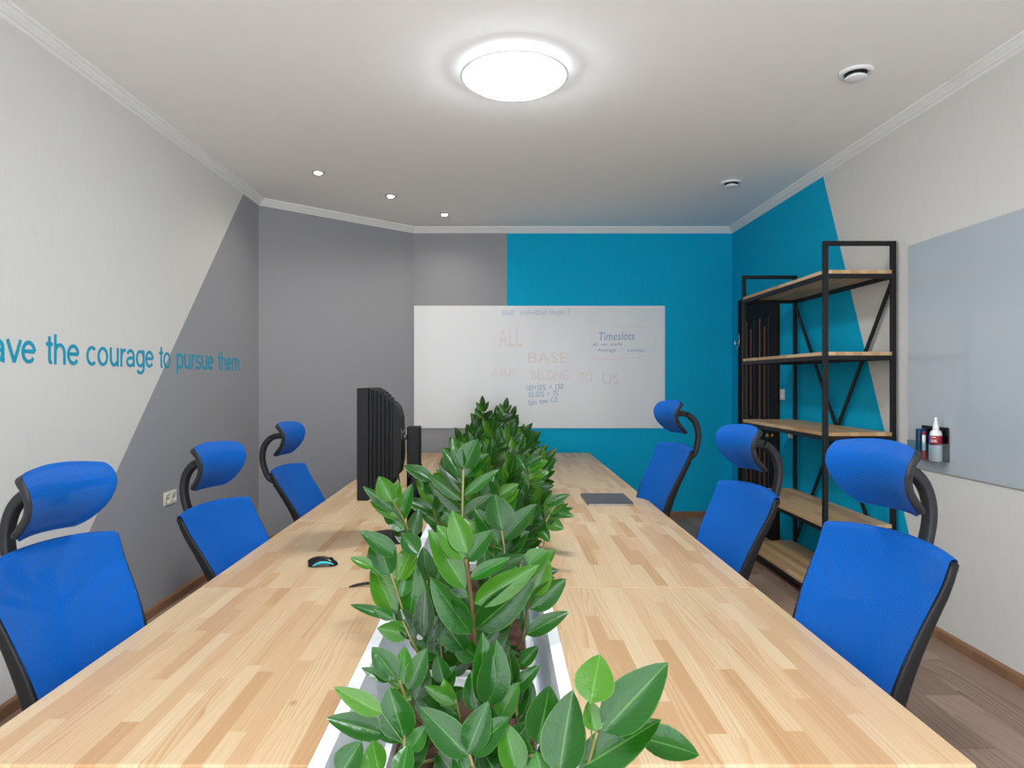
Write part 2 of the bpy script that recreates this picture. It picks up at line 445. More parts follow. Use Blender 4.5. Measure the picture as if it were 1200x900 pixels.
leaf_door = link('door_leaf', bm, M['door_wood'], door)
bm = bmesh.new()
for a in (y0+.135, y1-.135, (y0+y1)/2-.065, (y0+y1)/2+.065):
    for z0, z1 in ((.22, .92), (1.12, DH-.25)): span(bm, (XR-.022, a-.008, z0), (XR-.010, a+.008, z1), .003)
for a, b in ((y0+.135, (y0+y1)/2-.065), ((y0+y1)/2+.065, y1-.135)):
    m = (a+b)/2
    for z0, z1 in ((.3, .86), (1.2, DH-.34)): span(bm, (XR-.018, m-.012, z0), (XR-.010, m+.012, z1), .003)
link('moulding', bm, M['door_groove'], leaf_door)
bm = bmesh.new(); ky = 6.345
lathe(bm, [(.026, 0), (.026, -.006), (.012, -.01), (.012, -.03), (.024, -.036), (.028, -.048), (.022, -.06), (.0, -.063)], (XR-.024, ky, 1.03), 20, axis='x')
link('door_knob', bm, M['brass'], leaf_door, True)
bm = bmesh.new(); hz = 2.0
span(bm, (XR-.042, 7.175, hz-.06), (XR-.036, 7.2, hz+.08), .002)
sweep(bm, smooth_pts([(XR-.042, 7.187, hz-.02), (XR-.075, 7.187, hz-.045), (XR-.085, 7.187, hz-.02), (XR-.08, 7.187, hz)], 4), .006)
lathe(bm, [(.012, 0), (.012, -.02), (.0, -.024)], (XR-.042, 7.187, hz-.075), 12, axis='x')
link('latch_hook', bm, M['chrome'], door, True)

# ------------------------------------------------------------------ lettering on the left wall
def arc(cx, cy, rx, ry, a0, a1, n=14): return [(cx+rx*math.cos(math.radians(a0+(a1-a0)*i/n)), cy+ry*math.sin(math.radians(a0+(a1-a0)*i/n))) for i in range(n+1)]
# strokes in units of the x-height; (advance, polylines)
GL = {
 'o': (1.0, [arc(.46, .5, .37, .42, 0, 360, 28)]),
 'c': (.92, [arc(.46, .5, .37, .42, 48, 312, 22)]),
 'e': (1.0, [[(.11, .53), (.83, .53)], arc(.46, .5, .37, .42, 4, 322, 24)]),
 'a': (.98, [arc(.44, .62, .32, .30, 160, 20, 8)+[(.76, .62), (.76, .25)]+arc(.87, .16, .11, .09, 180, 262, 4), [(.76, .55)]+[(.5, .5)]+arc(.36, .29, .26, .21, 80, 270, 10)+arc(.46, .4, .30, .32, 270, 345, 6)]),
 'v': (.88, [[(.05, 1.0), (.44, .03)], [(.83, 1.0), (.44, .03)]]),
 't': (.52, [[(.27, 1.28), (.27, .22)]+arc(.40, .2, .13, .12, 180, 285, 6), [(.04, .92), (.48, .92)]]),
 'h': (.98, [[(.15, 0), (.15, 1.40)], [(.15, .55)]+arc(.46, .58, .31, .34, 160, 0, 10)+[(.79, .5), (.79, 0)]]),
 'u': (.98, [[(.15, 1.0), (.15, .42)]+arc(.45, .42, .30, .34, 180, 330, 10), [(.79, 1.0), (.79, 0)]]),
 'r': (.60, [[(.15, 0), (.15, 1.0)], [(.15, .5)]+arc(.50, .55, .35, .37, 165, 80, 8)]),
 'g': (.99, [arc(.46, .5, .36, .42, 0, 360, 28), [(.82, 1.0), (.82, -.05)]+arc(.47, -.06, .35, .26, 0, -155, 12)]),
 'p': (1.0, [[(.15, 1.0), (.15, -.38)], arc(.50, .5, .36, .42, 0, 360, 28)]),
 's': (.88, [arc(.43, .71, .29, .21, 25, 190, 10)+arc(.43, .71, .29, .21, 200, 262, 4)+arc(.43, .27, .32, .22, 85, -10, 8)+arc(.43, .29, .32, .21, -20, -165, 10)]),
 'm': (1.5, [[(.15, 0), (.15, 1.0)], [(.15, .55)]+arc(.43, .6, .28, .32, 165, 0, 9)+[(.72, .5), (.72, 0)], [(.72, .55)]+arc(1.0, .6, .28, .32, 165, 0, 9)+[(1.3, .5), (1.3, 0)]]),
}
def ribbon(bm, pts, hwid, f, depth):
    P = [Vector(q) for q in pts]; P = [P[0]]+[q for p, q in zip(P, P[1:]) if (q-p).length > 1e-4]
    rows = []
    cl = (P[0]-P[-1]).length < 1e-3
    for i, p in enumerate(P):
        d0 = (P[i]-P[i-1]) if i else ((P[0]-P[-2]) if cl else P[1]-P[0])
        d1 = (P[i+1]-P[i]) if i < len(P)-1 else ((P[1]-P[0]) if cl else P[-1]-P[-2])
        d0.normalize(); d1.normalize(); n = Vector((-d0.y-d1.y, d0.x+d1.x)); n = n/max(.5, n.length*n.length/2)
        rows.append([f(p+n*hwid, 0), f(p-n*hwid, 0), f(p-n*hwid, depth), f(p+n*hwid, depth)])
    V = [[bm.verts.new(c) for c in r] for r in rows]
    for a, b in zip(V, V[1:]):
        for k in range(4): bm.faces.new((a[k], a[(k+1) % 4], b[(k+1) % 4], b[k]))
    bm.faces.new(V[0]); bm.faces.new(list(reversed(V[-1])))
t = thing('wall_lettering', 'teal lowercase lettering running across the cream and grey wall', 'lettering', (XL, 4.3, 1.655))
XH = .112
for txt, a, b in (('have', 2.86, 3.262), ('the', 3.335, 3.60), ('courage', 3.665, 4.376), ('to', 4.45, 4.605), ('pursue', 4.69, 5.30), ('them', 5.385, 5.83)):
    bm = bmesh.new(); x = 0.; wtot = sum(GL[ch][0] for ch in txt)-.12; k = (b-a)/wtot
    for gi, ch in enumerate(txt):
        for j, pl in enumerate(GL[ch][1]):
            ribbon(bm, pl, .085, lambda q, dz, x=x, j=j: Vector((.0008+dz+j*.00015, a-4.3+(x+q.x-.03)*k, q.y*XH)), .002)
        x += GL[ch][0]
    bmesh.ops.recalc_face_normals(bm, faces=bm.faces)
    link('word', bm, M['letter_teal'], t)

# ------------------------------------------------------------------ whiteboards
t = thing('whiteboard', 'glossy white board covered in faint marker notes on the grey and teal wall', 'whiteboard', (.47, YB, 1.02))
bm = bmesh.new(); span(bm, (-.967-.47, -.014, 0), (1.909-.47, -.004, 1.402), .002); link('panel', bm, M['whiteboard'], t)
def wb(px, py): p = at(px, py, YB-.0145); return Vector((p.x-.47, -.0145, p.z-1.02))
bmB, bmF, bmR = M['ink_blue'], M['ink_faint'], M['ink_red']
def wline(mt, s, x0, x1, ybase, hpx, slope=0., shear=.15):
    a = wb(x0, ybase); b = wb(x1, ybase-slope); d = (b-a); L = d.length; d.normalize()
    p0, n = 0, max(1, len(s))
    for wd in s.split(' '):
        if wd:
            bm = bmesh.new(); text_bm(bm, wd, L*(len(wd)-.25)/n, hpx*YB/F, a+d*(L*p0/n), d, Vector((-d.z, 0, d.x)), .0006, shear); link('marker_word', bm, mt, t)
        p0 += len(wd)+1
wline(bmF, 'Skill  individual images ?', 588, 669, 369.5, 6.5, 1.5)
wline(bmB, 'Timeslots', 702, 745, 399, 10, 1.)
wline(bmB, '60 min calls', 695, 730, 405.5, 3.6, 1.)
wline(bmB, 'Average    compl...', 700, 761, 412, 4, 0.)
wline(bmB, '100+50% = 150', 617, 661, 458, 7, 2)
wline(bmB, '50-50% = 75', 619, 655, 466, 7, 2)
wline(bmB, 'Spin down K.O', 619, 654, 475, 6.5, 4)
wline(bmR, 'ALL', 584, 614, 406, 22, 0, 0)
wline(bmR, 'BASE', 619, 668, 425, 13, 0, 0)
wline(bmR, 'ARE', 575, 606, 441, 10, 0, 0)
wline(bmR, 'BELONG', 623, 668, 445, 12, 0, 0)
wline(bmR, 'TO', 679, 696, 448, 12, 0, 0)
wline(bmR, 'US', 706, 728, 450, 13, 0, 0)
for pts in ([(692, 384), (692, 408)], [(702, 383), (760, 383)], [(764, 390), (769, 398), (767, 410)], [(693, 420), (722, 422), (758, 417)]):
    bm = bmesh.new(); sweep(bm, [wb(*p)+Vector((0, -.0004, 0)) for p in pts], .004, .0004, 4, up=Vector((0, 1, 0))); link('marker_stroke', bm, bmR, t)
bm = bmesh.new(); sweep(bm, [wb(624, 470)+Vector((0, -.0004, 0)), wb(624, 466.5)+Vector((0, -.0004, 0))], .003, .0004, 4, up=Vector((0, 1, 0)))
link('marker_stroke', bm, bmB, t)

bm = bmesh.new(); span(bm, (XR-.014, 1.35, 1.013), (XR-.004, 4.262, 2.447), .002)
tag(link('glass_board', bm, M['board_grey']), 'blank grey glass board on the cream wall beside the shelving', 'whiteboard')

# ------------------------------------------------------------------ ceiling fittings
LX, LY = .09, 3.68
t = thing('ceiling_lamp', 'large round white ceiling lamp glowing over the table', 'ceiling lamp', (LX, LY, ZC))
bm = bmesh.new(); lathe(bm, [(.18, 0), (.2, -.03), (.18, -.032)], (0, 0, 0), 48); link('mount', bm, M['white_metal'], t, True)
bm = bmesh.new(); lathe(bm, [(.20, -.032), (.288, -.034), (.302, -.037), (.304, -.042), (.296, -.046), (.25, -.048), (.20, -.046)], (0, 0, 0), 64); link('rim', bm, M['planter_white'], t, True)
bm = bmesh.new()
lathe(bm, [(.2, -.0475)]+[(.268*math.cos(a*PI/2/8), -.05-.052*math.sin(a*PI/2/8)) for a in range(8)]+[(.01, -.102)], (0, 0, 0), 64)
link('diffuser', bm, M['lamp_glow'], t, True)
bm = bmesh.new(); lathe(bm, [(.2005, -.012), (.2035, -.014), (.2035, -.026), (.2005, -.028)], (0, 0, 0), 48); link('glow_ring', bm, emit('lamp side glow', (.86, .95, 1, 1), 40.), t, True)

c = copy_tree(t); c.location = (LX, .55, ZC); c['label'] = 'added round white ceiling lamp lighting the room, unseen behind the viewpoint'  # unseen copy of the lamp, added to light the room
t['group'] = c['group'] = 'round ceiling lamps'
spot0 = None
for i, (px, py) in enumerate(((373, 202), (458, 229.5), (521, 251))):
    d = (ZC-CAMZ)*F/(CY-py); x = (px-CX)*d/F
    lab = ('warm recessed ceiling spotlight above the angled grey wall, farthest from the round vents',
           'middle warm recessed spotlight of the row of three by the grey wall',
           'warm recessed ceiling spotlight over the white board, closest to the back wall')[i]
    if spot0 is None:
        spot0 = o = thing('spotlight', lab, 'ceiling spotlight', (x, d, ZC), 0, 'recessed spotlights along the grey wall')
        bm = bmesh.new()
        n = 32; R = [(.034, 0), (.034, -.006), (.046, -.009), (.052, -.004), (.053, 0)]
        rings = [[bm.verts.new((r*math.cos(2*PI*k/n), r*math.sin(2*PI*k/n), z)) for k in range(n)] for r, z in R]
        for a, b in zip(rings, rings[1:]+rings[:1]):
            for k in range(n): bm.faces.new((a[k], a[(k+1) % n], b[(k+1) % n], b[k]))
        bmesh.ops.recalc_face_normals(bm, faces=bm.faces)
        link('ring', bm, M['chrome'], o, True)
        bm = bmesh.new(); lathe(bm, [(.03, -.001), (.033, -.006), (.026, -.012), (.008, -.015)], (0, 0, 0), 24); link('bulb', bm, M['spot_glow'], o, True)
    else:
        o = copy_tree(spot0); o.location = (x, d, ZC); o['label'] = lab
    la = bpy.data.lights.new('spot_light', 'SPOT'); la.energy = 19; la.color = (1, .9, .77); la.spot_size = 2.7; la.spot_blend = 1.; la.shadow_soft_size = .03
    lo = bpy.data.objects.new('spot_light', la); COL.objects.link(lo); lo.location = (x, d, ZC-.03)
v0 = None
for i, (px, py) in enumerate(((1003, 84), (857, 213.5))):
    d = (ZC-CAMZ)*F/(CY-py); x = (px-CX)*d/F
    lab = ('round white ceiling vent over the blank grey glass board', 'round white ceiling vent near the teal back wall')[i]
    if v0 is None:
        v0 = o = thing('ceiling_vent', lab, 'air vent', (x, d, ZC), 0, 'round vents in the ceiling')
        bm = bmesh.new(); lathe(bm, [(.088, 0), (.09, -.006), (.084, -.014), (.07, -.016), (.062, -.012), (.062, -.004)], (0, 0, 0), 40); link('flange', bm, M['white_metal'], o, True)
        bm = bmesh.new(); lathe(bm, [(.058, -.006), (.058, -.014), (.05, -.015)], (0, 0, 0), 32); link('throat', bm, M['black_plastic'], o, True)
        bm = bmesh.new(); lathe(bm, [(.02, -.01), (.054, -.03), (.058, -.036), (.054, -.04), (.03, -.043), (.005, -.044)], (0, 0, 0), 40); link('valve_disc', bm, M['planter_white'], o, True)
    else:
        o = copy_tree(v0); o.location = (x, d, ZC); o['label'] = lab

# ------------------------------------------------------------------ outlets and switch
t = thing('wall_outlet', 'ivory double power outlet low on the grey wall', 'outlet', (XL, 4.59, .747))
bm = bmesh.new(); span(bm, (0, -.088, -.047), (.010, .088, .047), .004); link('cover_plate', bm, M['outlet'], t)
for s in (-1, 1):
    bm = bmesh.new(); lathe(bm, [(.036, .009), (.036, .014), (.031, .014), (.029, .0105), (.004, .0102)], (0, s*.043, 0), 28, axis='x')
    k = link('socket', bm, M['outlet'], t, True)
    bm = bmesh.new()
    for q in (-1, 1): lathe(bm, [(.005, .0105), (.005, .0115), (.001, .0116)], (0, s*.043+q*.0095, 0), 10, axis='x')
    link('pin_hole', bm, M['dark_hole'], k)
t = thing('light_switch', 'white light switch on the teal wall next to the dark door', 'light switch', (XR, 6.165, 1.435))
bm = bmesh.new(); span(bm, (-.010, -.045, -.052), (0, .045, .052), .003); link('cover_plate', bm, M['white_metal'], t)
bm = bmesh.new(); span(bm, (-.016, -.03, -.036), (-.009, .03, .036), .002); link('rocker', bm, M['planter_white'], t)
t = thing('wall_socket', 'small white socket on the teal wall below the light switch', 'outlet', (XR, 5.99, 1.075))
bm = bmesh.new(); span(bm, (-.010, -.042, -.035), (0, .042, .035), .003); link('cover_plate', bm, M['white_metal'], t)
bm = bmesh.new(); lathe(bm, [(.026, -.009), (.026, -.013), (.022, -.013), (.02, -.0105), (.002, -.0102)], (0, 0, 0), 24, axis='x'); link('socket', bm, M['outlet'], t, True)

# ------------------------------------------------------------------ desks
TZ, TT = .75, .026
Y0, DL = 1.398, 1.2
def make_desk(w):
    t = thing('desk', '', 'desk', (0, 0, 0), 0)
    bm = bmesh.new(); box(bm, (0, 0, TZ-TT/2), (w, DL-.003, TT), .004); link('tabletop', bm, M['pine'], t)
    fr = bmesh.new()
    for y in (-.53, .53): box(fr, (0, y, TZ-TT-.02), (w-.1, .04, .04), .003)
    for x in (-w/2+.07, w/2-.07): box(fr, (x, 0, TZ-TT-.02), (.04, 1.02, .04), .003)
    link('frame', fr, M['white_metal'], t)
    for x in (-w/2+.07, w/2-.07):
        for y in (-.53, .53):
            bm = bmesh.new(); box(bm, (x, y, (TZ-TT-.04)/2), (.04, .04, TZ-TT-.04), .003); link('leg', bm, M['white_metal'], t)
    return t
LDX = (-1.186, -.393); RDX = (.190, 1.0255)
labR = ['bare pine desk on the shelving side with big plant leaves hanging over it',
        'bare pine desk on the shelving side, just before the one with the laptop',
        'pine desk carrying the closed dark laptop',
        'pine desk just beyond the one with the laptop, shelving side',
        'last pine desk on the shelving side, against the teal wall below the white board']
labL = ['bare pine desk in front of the large blue chair by the wall lettering',
        'pine desk carrying the black mouse and the foot of the monitor',
        'pine desk partly hidden behind the tall black monitor',
        'pine desk two beyond the one with the mouse, lettering side',
        'last pine desk on the lettering side, ending below the white board']
for (x0, x1), labs in ((LDX, labL), (RDX, labR)):
    d0 = make_desk(x1-x0)
    for k in range(5):
        o = d0 if k == 0 else copy_tree(d0)
        o.location = ((x0+x1)/2, Y0+DL*(k+.5), 0); o['label'] = labs[k]; o['group'] = 'pine desks joined into one long table'

# ------------------------------------------------------------------ planter trough and boxes
TX0, TX1, TYS, TYE = -.392, .189, 1.27, Y0+5*DL
bm = bmesh.new(); RZ = .778
o_ = [(TX0, TYS), (TX1, TYS), (TX1, TYE), (TX0, TYE)]; w_ = .034
i_ = [(TX0+w_, TYS+w_), (TX1-w_, TYS+w_), (TX1-w_, TYE-w_), (TX0+w_, TYE-w_)]
V = lambda p, z: bm.verts.new((p[0], p[1], z))
ob_, ot, it, ib = [V(p, .0) for p in o_], [V(p, RZ) for p in o_], [V(p, RZ) for p in i_], [V(p, .40) for p in i_]
for a, b in ((ob_, ot), (ot, it), (it, ib)):
    for k in range(4): bm.faces.new((a[k], a[(k+1) % 4], b[(k+1) % 4], b[k]))
bm.faces.new(ib); bm.faces.new(list(reversed(ob_)))
bmesh.ops.recalc_face_normals(bm, faces=bm.faces)
tag(link('planter_trough', bm, M['planter_white']), 'long white trough running down the middle of the table between the desks', 'planter')

PX0, PX1, PITCH = -.27, .108, .60
def make_box():
    t = thing('planter_box', '', 'planter box', (0, 0, 0))
    a, b, h, wl = (PX1-PX0)/2, .285, .30, .016
    bm = bmesh.new()
    o4 = [(-a, -b), (a, -b), (a, b), (-a, b)]; i4 = [(-a+wl, -b+wl), (a-wl, -b+wl), (a-wl, b-wl), (-a+wl, b-wl)]
    V = lambda p, z, s=1.: bm.verts.new((p[0]*s, p[1]*s, z))
    L = [[V(p, 0, .93) for p in o4], [V(p, h-.03, .97) for p in o4], [V(p, h-.03) for p in o4], [V(p, h) for p in o4], [V(p, h) for p in i4], [V(p, .03, .95) for p in i4]]
    for p, q in zip(L, L[1:]):
        for k in range(4): bm.faces.new((p[k], p[(k+1) % 4], q[(k+1) % 4], q[k]))
    bm.faces.new(L[-1]); bm.faces.new(list(reversed(L[0])))
    bmesh.ops.recalc_face_normals(bm, faces=bm.faces)
    link('pot', bm, M['planter_white'], t)
    rnd = random.Random(4); bm = bmesh.new()
    bmesh.ops.create_grid(bm, x_segments=26, y_segments=32, size=.5)
    for v in bm.verts:
        v.co = Vector((v.co.x*2*(a-wl-.002), v.co.y*2*(b-wl-.002), h-.04+rnd.uniform(-.006, .008)))
    link('soil', bm, M['soil'], t, True)
    return t

# ------------------------------------------------------------------ plants
class Plant:
    def __init__(s, label, base):
        s.t = thing('zz_plant', label, 'plant', base, 0, 'glossy leafy plants in the trough'); s.o = Vector(base)
    def leaf(s, bm, uvl, p, d, n, L, wd, rnd, fold=.28, curl=.12):
        d = d.normalized(); sd = d.cross(n)
        if sd.length < 1e-3: sd = d.orthogonal()
        sd.normalize(); n = sd.cross(d).normalized()
        NS, rows = 9, []
        for i in range(NS+1):
            t = i/NS
            w = wd*(math.sin(PI*min(1, t**.82))**.72)*(1-.25*t) if 0 < t < 1 else (.0012 if t == 0 else 0.)
            c = p+d*(L*t)+n*(L*curl*(-(t-.35)**2+.1225)*1.2)
            r = []
            for k in range(5):
                q = (k-2)/2
                r.append((c+sd*(w*q)+n*(abs(q)**1.3*w*fold), ((k)/4, t)))
            rows.append(r)
        vs = [[bm.verts.new(a[0]) for a in r] for r in rows[:-1]]; tip = bm.verts.new(rows[-1][2][0])
        def fc(v, uv):
            f = bm.faces.new(v); f.smooth = True
            for lp, u in zip(f.loops, uv): lp[uvl].uv = u
        for i in range(NS-1):
            for k in range(4):
                fc((vs[i][k], vs[i][k+1], vs[i+1][k+1], vs[i+1][k]), (rows[i][k][1], rows[i][k+1][1], rows[i+1][k+1][1], rows[i+1][k][1]))
        for k in range(4): fc((vs[-1][k], vs[-1][k+1], tip), (rows[-2][k][1], rows[-2][k+1][1], (.5, 1.)))
    def stem(s, base, tip, n=6, L=.12, face=None, bend=.08, seed=0, t0=.35, mat='stalk', ang=52, wr=.28, top=True, r=.006, sag=None):
        """a stalk from base to tip (world) carrying pairs of leaflets in two ranks"""
        rnd = random.Random(seed); b, tp = Vector(base)-s.o, Vector(tip)-s.o
        ax = tp-b; out = Vector((ax.x, ax.y, 0))
        mid = b+ax*.5+Vector((0, 0, 1))*bend*ax.length-out*bend*.8
        P = [(1-t)**2*b+2*(1-t)*t*mid+t*t*tp for t in [i/14 for i in range(15)]]
        bm = bmesh.new(); sweep(bm, P, lambda t: r*(1-.55*t), None, 7)
        st = link('stalk', bm, M[mat], s.t, True)
        if n <= 0: return st
        bm = bmesh.new(); uvl = bm.loops.layers.uv.new('UVMap')
        Fv = Vector(face).normalized() if face is not None else None
        for k in range(n):
            t = t0+(.97-t0)*(k/max(n-.4, 1)); i = min(int(t*14), 13); p = P[i].lerp(P[i+1], t*14-i)
            tg = (P[min(i+1, 14)]-P[max(i-1, 0)]).normalized()
            fv = Fv if Fv is not None else (Vector((0, 0, 1))-.55*out.normalized() if out.length > .02 else Vector((0, -1, .35)))
            fv = fv-tg*fv.dot(tg)
            if fv.length < .05: fv = tg.orthogonal()
            fv.normalize(); side = tg.cross(fv).normalized()
            sz = L*(1.0-.35*abs(k/max(n-1, 1)-.45))*rnd.uniform(.88, 1.1)
            for q in (-1, 1):
                a = math.radians(ang*(1-.35*k/max(n-1, 1))+rnd.uniform(-9, 9))
                dd = tg*math.cos(a)+side*q*math.sin(a)+fv*rnd.uniform(-.12, .22)
                nn = fv+side*q*rnd.uniform(-.45, .05)+tg*(-.25)
                s.leaf(bm, uvl, p+tg*rnd.uniform(-.008, .008)*0+dd*.006, dd, nn, sz, sz*wr*rnd.uniform(.9, 1.1), rnd, rnd.uniform(.18, .4), rnd.uniform(.02, .2))
        if top:
            tg = (P[14]-P[12]).normalized(); fv = Fv if Fv is not None else Vector((0, -.6, .8)); fv = (fv-tg*fv.dot(tg)).normalized()
            s.leaf(bm, uvl, P[14], tg+fv*.1, fv-tg*.2, L*.85, L*.85*wr, rnd)
        link('foliage', bm, M['leaf'], st)
        return st
    def sprig(s, base, pts, leaves, d, mat='stalk', r=.006, seed=0, tilt=.5):
        """a stalk through measured points carrying leaves, each given by its foot, its tip and its width as seen in the photograph at depth d"""
        rnd = random.Random(seed); o = s.o
        dep = lambda py: d
        P = smooth_pts([Vector(base)-o]+[at(*q)-o for q in pts], 6)
        bm = bmesh.new(); sweep(bm, P, lambda t: r*(1-.5*t), None, 7)
        st = link('stalk', bm, M[mat], s.t, True)
        bm = bmesh.new(); uvl = bm.loops.layers.uv.new('UVMap')
        for it in leaves:
            bx, by, tx, ty, w = it[:5]
            # the leaf foot sits on the stalk: take the depth of the closest stalk point
            fb = at(bx, by, d)-o; j = min(range(len(P)), key=lambda i: (P[i]-fb).length); db = .5*d+.5*(P[j].y+o.y)
            up = (by-ty)/max(1, math.hypot(tx-bx, ty-by))
            dt = db+(it[5] if len(it) > 5 else .035*up-.02*(1-abs(up))+rnd.uniform(-.012, .012))
            A, B = at(bx, by, db)-o, at(tx, ty, dt)-o
            dv = B-A; L = dv.length
            n = Vector((rnd.uniform(-.35, .35), -1, tilt+rnd.uniform(-.2, .3)))
            n = (n-dv*(n.dot(dv)/L/L)).normalized()
            s.leaf(bm, uvl, A, dv, n, L, w*.5*db/F*1.22, rnd, rnd.uniform(.22, .42), rnd.uniform(.02, .14))
            # petiole from the stalk to the leaf foot
            if (P[j]-A).length > .012: sweep(bm, [P[max(j-2, 0)], A], .0016, None, 5)
        link('foliage', bm, M['leaf'], st)

PLC = (PX0+PX1)/2
box0 = None; plants = []
plab = ['lush leafy plant at the open end of the trough, leaves spilling over its edge',
        'tall leafy plant with brown stalk and large leaves beside the mouse',
        'leafy plant in front of the monitor base with one pale upright stalk',
        'leafy plant beside the monitor stand, arching over toward the laptop',
        'leafy plant growing level with the closed laptop',
        'leafy plant just past the laptop, one planter box beyond it',
        'leafy plant two planter boxes past the laptop',
        'leafy plant three planter boxes past the laptop',
        'leafy plant third from the white board end of the trough',
        'dark leafy plant at the wall end of the trough, tips over the white board']
SZ = .40+.30-.04
for k in range(10):
    cy = 1.355+.285+PITCH*k
    lab = 'white planter box under the ' + ' '.join(plab[k].split(',')[0].split()[:11])
    if box0 is None: box0 = b = make_box()
    else: b = copy_tree(box0)
    b.location = (PLC, cy, .40); b['label'] = lab[:120]; b['group'] = 'white planter boxes inside the trough'
    plants.append(Plant(plab[k], (PLC, cy, SZ)))
Ycs = [1.355+.285+PITCH*k for k in range(10)]
def root(k, dx, dy): return Vector((PLC+dx, Ycs[k]+dy, SZ-.004))
CAMV = Vector((0, -1, .35))

# plant at the open end
p = plants[0]
p.sprig(root(0, .10, -.1), [(668, 925, 1.27), (700, 858, 1.22)], [(707, 857, 783, 776, 50), (678, 902, 775, 843, 44), (692, 824, 703, 766, 44),
        (655, 907, 671, 808, 50), (698, 857, 690, 820, 24), (640, 925, 628, 880, 30)], 1.22, seed=1, tilt=.9)
p.sprig(root(0, .12, -.05), [(690, 895, 1.31), (745, 866, 1.30)], [(748, 864, 821, 884, 36, .0), (735, 872, 745, 838, 22)], 1.30, seed=13, tilt=1.)
p.sprig(root(0, .06, -.06), [(628, 885, 1.30)], [(629, 872, 645, 803, 44), (606, 907, 592, 846, 32), (618, 907, 608, 860, 28), (580, 905, 566, 880, 26), (650, 905, 632, 872, 26)], 1.31, seed=2)
p.sprig(root(0, .0, -.06), [(556, 905, 1.36), (550, 884, 1.35)], [(548, 881, 572, 822, 32), (551, 883, 597, 840, 30), (549, 886, 492, 828, 34), (530, 905, 512, 880, 30), (560, 905, 585, 876, 26), (545, 905, 535, 880, 24)], 1.35, seed=3)
p.sprig(root(0, -.07, -.06), [(478, 895, 1.36), (474, 862, 1.37)], [(474, 867, 455, 804, 40), (452, 861, 382, 841, 28), (448, 836, 391, 805, 22), (474, 868, 428, 850, 18), (472, 906, 504, 846, 30), (480, 880, 500, 850, 22)], 1.37, seed=4, tilt=.8)
p.sprig(root(0, -.08, -.16), [(440, 930, 1.24)], [(398, 908, 424, 868, 32), (445, 908, 436, 867, 32), (470, 912, 478, 872, 26), (420, 925, 395, 890, 24)], 1.25, seed=5)
p.sprig(root(0, -.07, .03), [(485, 840, 1.52), (468, 797, 1.50)], [(465, 796, 436, 758, 27), (457, 798, 423, 782, 12), (466, 808, 461, 774, 17), (474, 802, 474, 757, 23), (478, 808, 500, 759, 24), (486, 820, 502, 780, 22), (482, 820, 460, 795, 18)], 1.50, seed=6)
p.sprig(root(0, -.02, .03), [(540, 850, 1.52), (534, 820, 1.50)], [(521, 851, 481, 806, 24), (536, 823, 497, 804, 16), (530, 835, 520, 795, 20), (540, 840, 512, 822, 18), (520, 838, 505, 812, 16)], 1.50, seed=7)
p.sprig(root(0, .02, .04), [(572, 870, 1.48), (570, 826, 1.48)], [(573, 828, 582, 749, 38), (565, 824, 566, 741, 27), (558, 834, 552, 786, 24), (585, 843, 608, 799, 24), (575, 850, 560, 820, 24), (568, 860, 590, 828, 24)], 1.48, seed=8)
p.sprig(root(0, .07, .06), [(604, 850, 1.53), (602, 810, 1.54)], [(600, 842, 619, 799, 18), (607, 846, 624, 797, 26), (598, 812, 633, 779, 18), (601, 800, 596, 759, 20), (590, 820, 588, 780, 20), (610, 860, 634, 828, 22)], 1.53, seed=9)
p.sprig(root(0, .03, -.02), [(600, 890, 1.44)], [(598, 880, 620, 845, 26), (600, 885, 574, 862, 26), (590, 895, 556, 880, 24), (600, 900, 640, 884, 24), (604, 905, 610, 872, 24)], 1.44, seed=11)
p.sprig(root(0, -.04, .08), [(515, 820, 1.62)], [(512, 820, 492, 790, 24), (514, 815, 534, 780, 22), (516, 825, 545, 806, 22), (510, 830, 482, 822, 20), (520, 800, 512, 768, 20)], 1.62, seed=12)
# the plant with the brown stalk
p = plants[1]
p.sprig(root(1, -.05, -.2), [(520, 780, 1.92), (516, 745, 1.94)], [(518, 760, 498, 722, 26), (516, 748, 522, 700, 26), (520, 765, 548, 735, 24), (522, 780, 500, 752, 24), (524, 788, 552, 762, 24), (518, 770, 480, 752, 20)], 1.93, seed=41)
p.sprig(root(1, .05, -.22), [(580, 790, 1.9), (578, 760, 1.92)], [(579, 770, 560, 735, 26), (580, 775, 592, 742, 24), (578, 765, 574, 722, 24), (584, 790, 606, 764, 20), (578, 785, 552, 772, 22)], 1.91, seed=42)
p.sprig(root(1, -.08, -.08), [(492, 730, 2.06)], [(492, 728, 476, 690, 24), (494, 722, 506, 682, 24), (492, 735, 512, 704, 22), (490, 740, 462, 716, 22), (494, 716, 486, 668, 22)], 2.06, seed=43)
p.sprig(root(1, .04, -.08), [(575, 735, 2.06)], [(575, 732, 556, 694, 24), (577, 728, 592, 690, 24), (579, 738, 604, 712, 20), (575, 742, 556, 716, 22)], 2.06, seed=44)
p.sprig(root(1, -.01, -.16), [(557, 770, 1.90), (553, 710, 1.86), (546, 655, 1.83)], [(546, 657, 577, 621, 24, .01), (545, 690, 502, 620, 30), (552, 743, 504, 676, 32), (545, 764, 507, 708, 30), (543, 655, 512, 615, 24), (547, 648, 530, 598, 27),
        (551, 678, 598, 653, 16), (556, 707, 632, 662, 28), (557, 737, 630, 674, 36), (562, 757, 598, 716, 34), (551, 723, 530, 690, 24), (550, 700, 520, 662, 22), (560, 772, 530, 745, 26)], 1.86, 'stalk_brown', .0095, 21, .3)
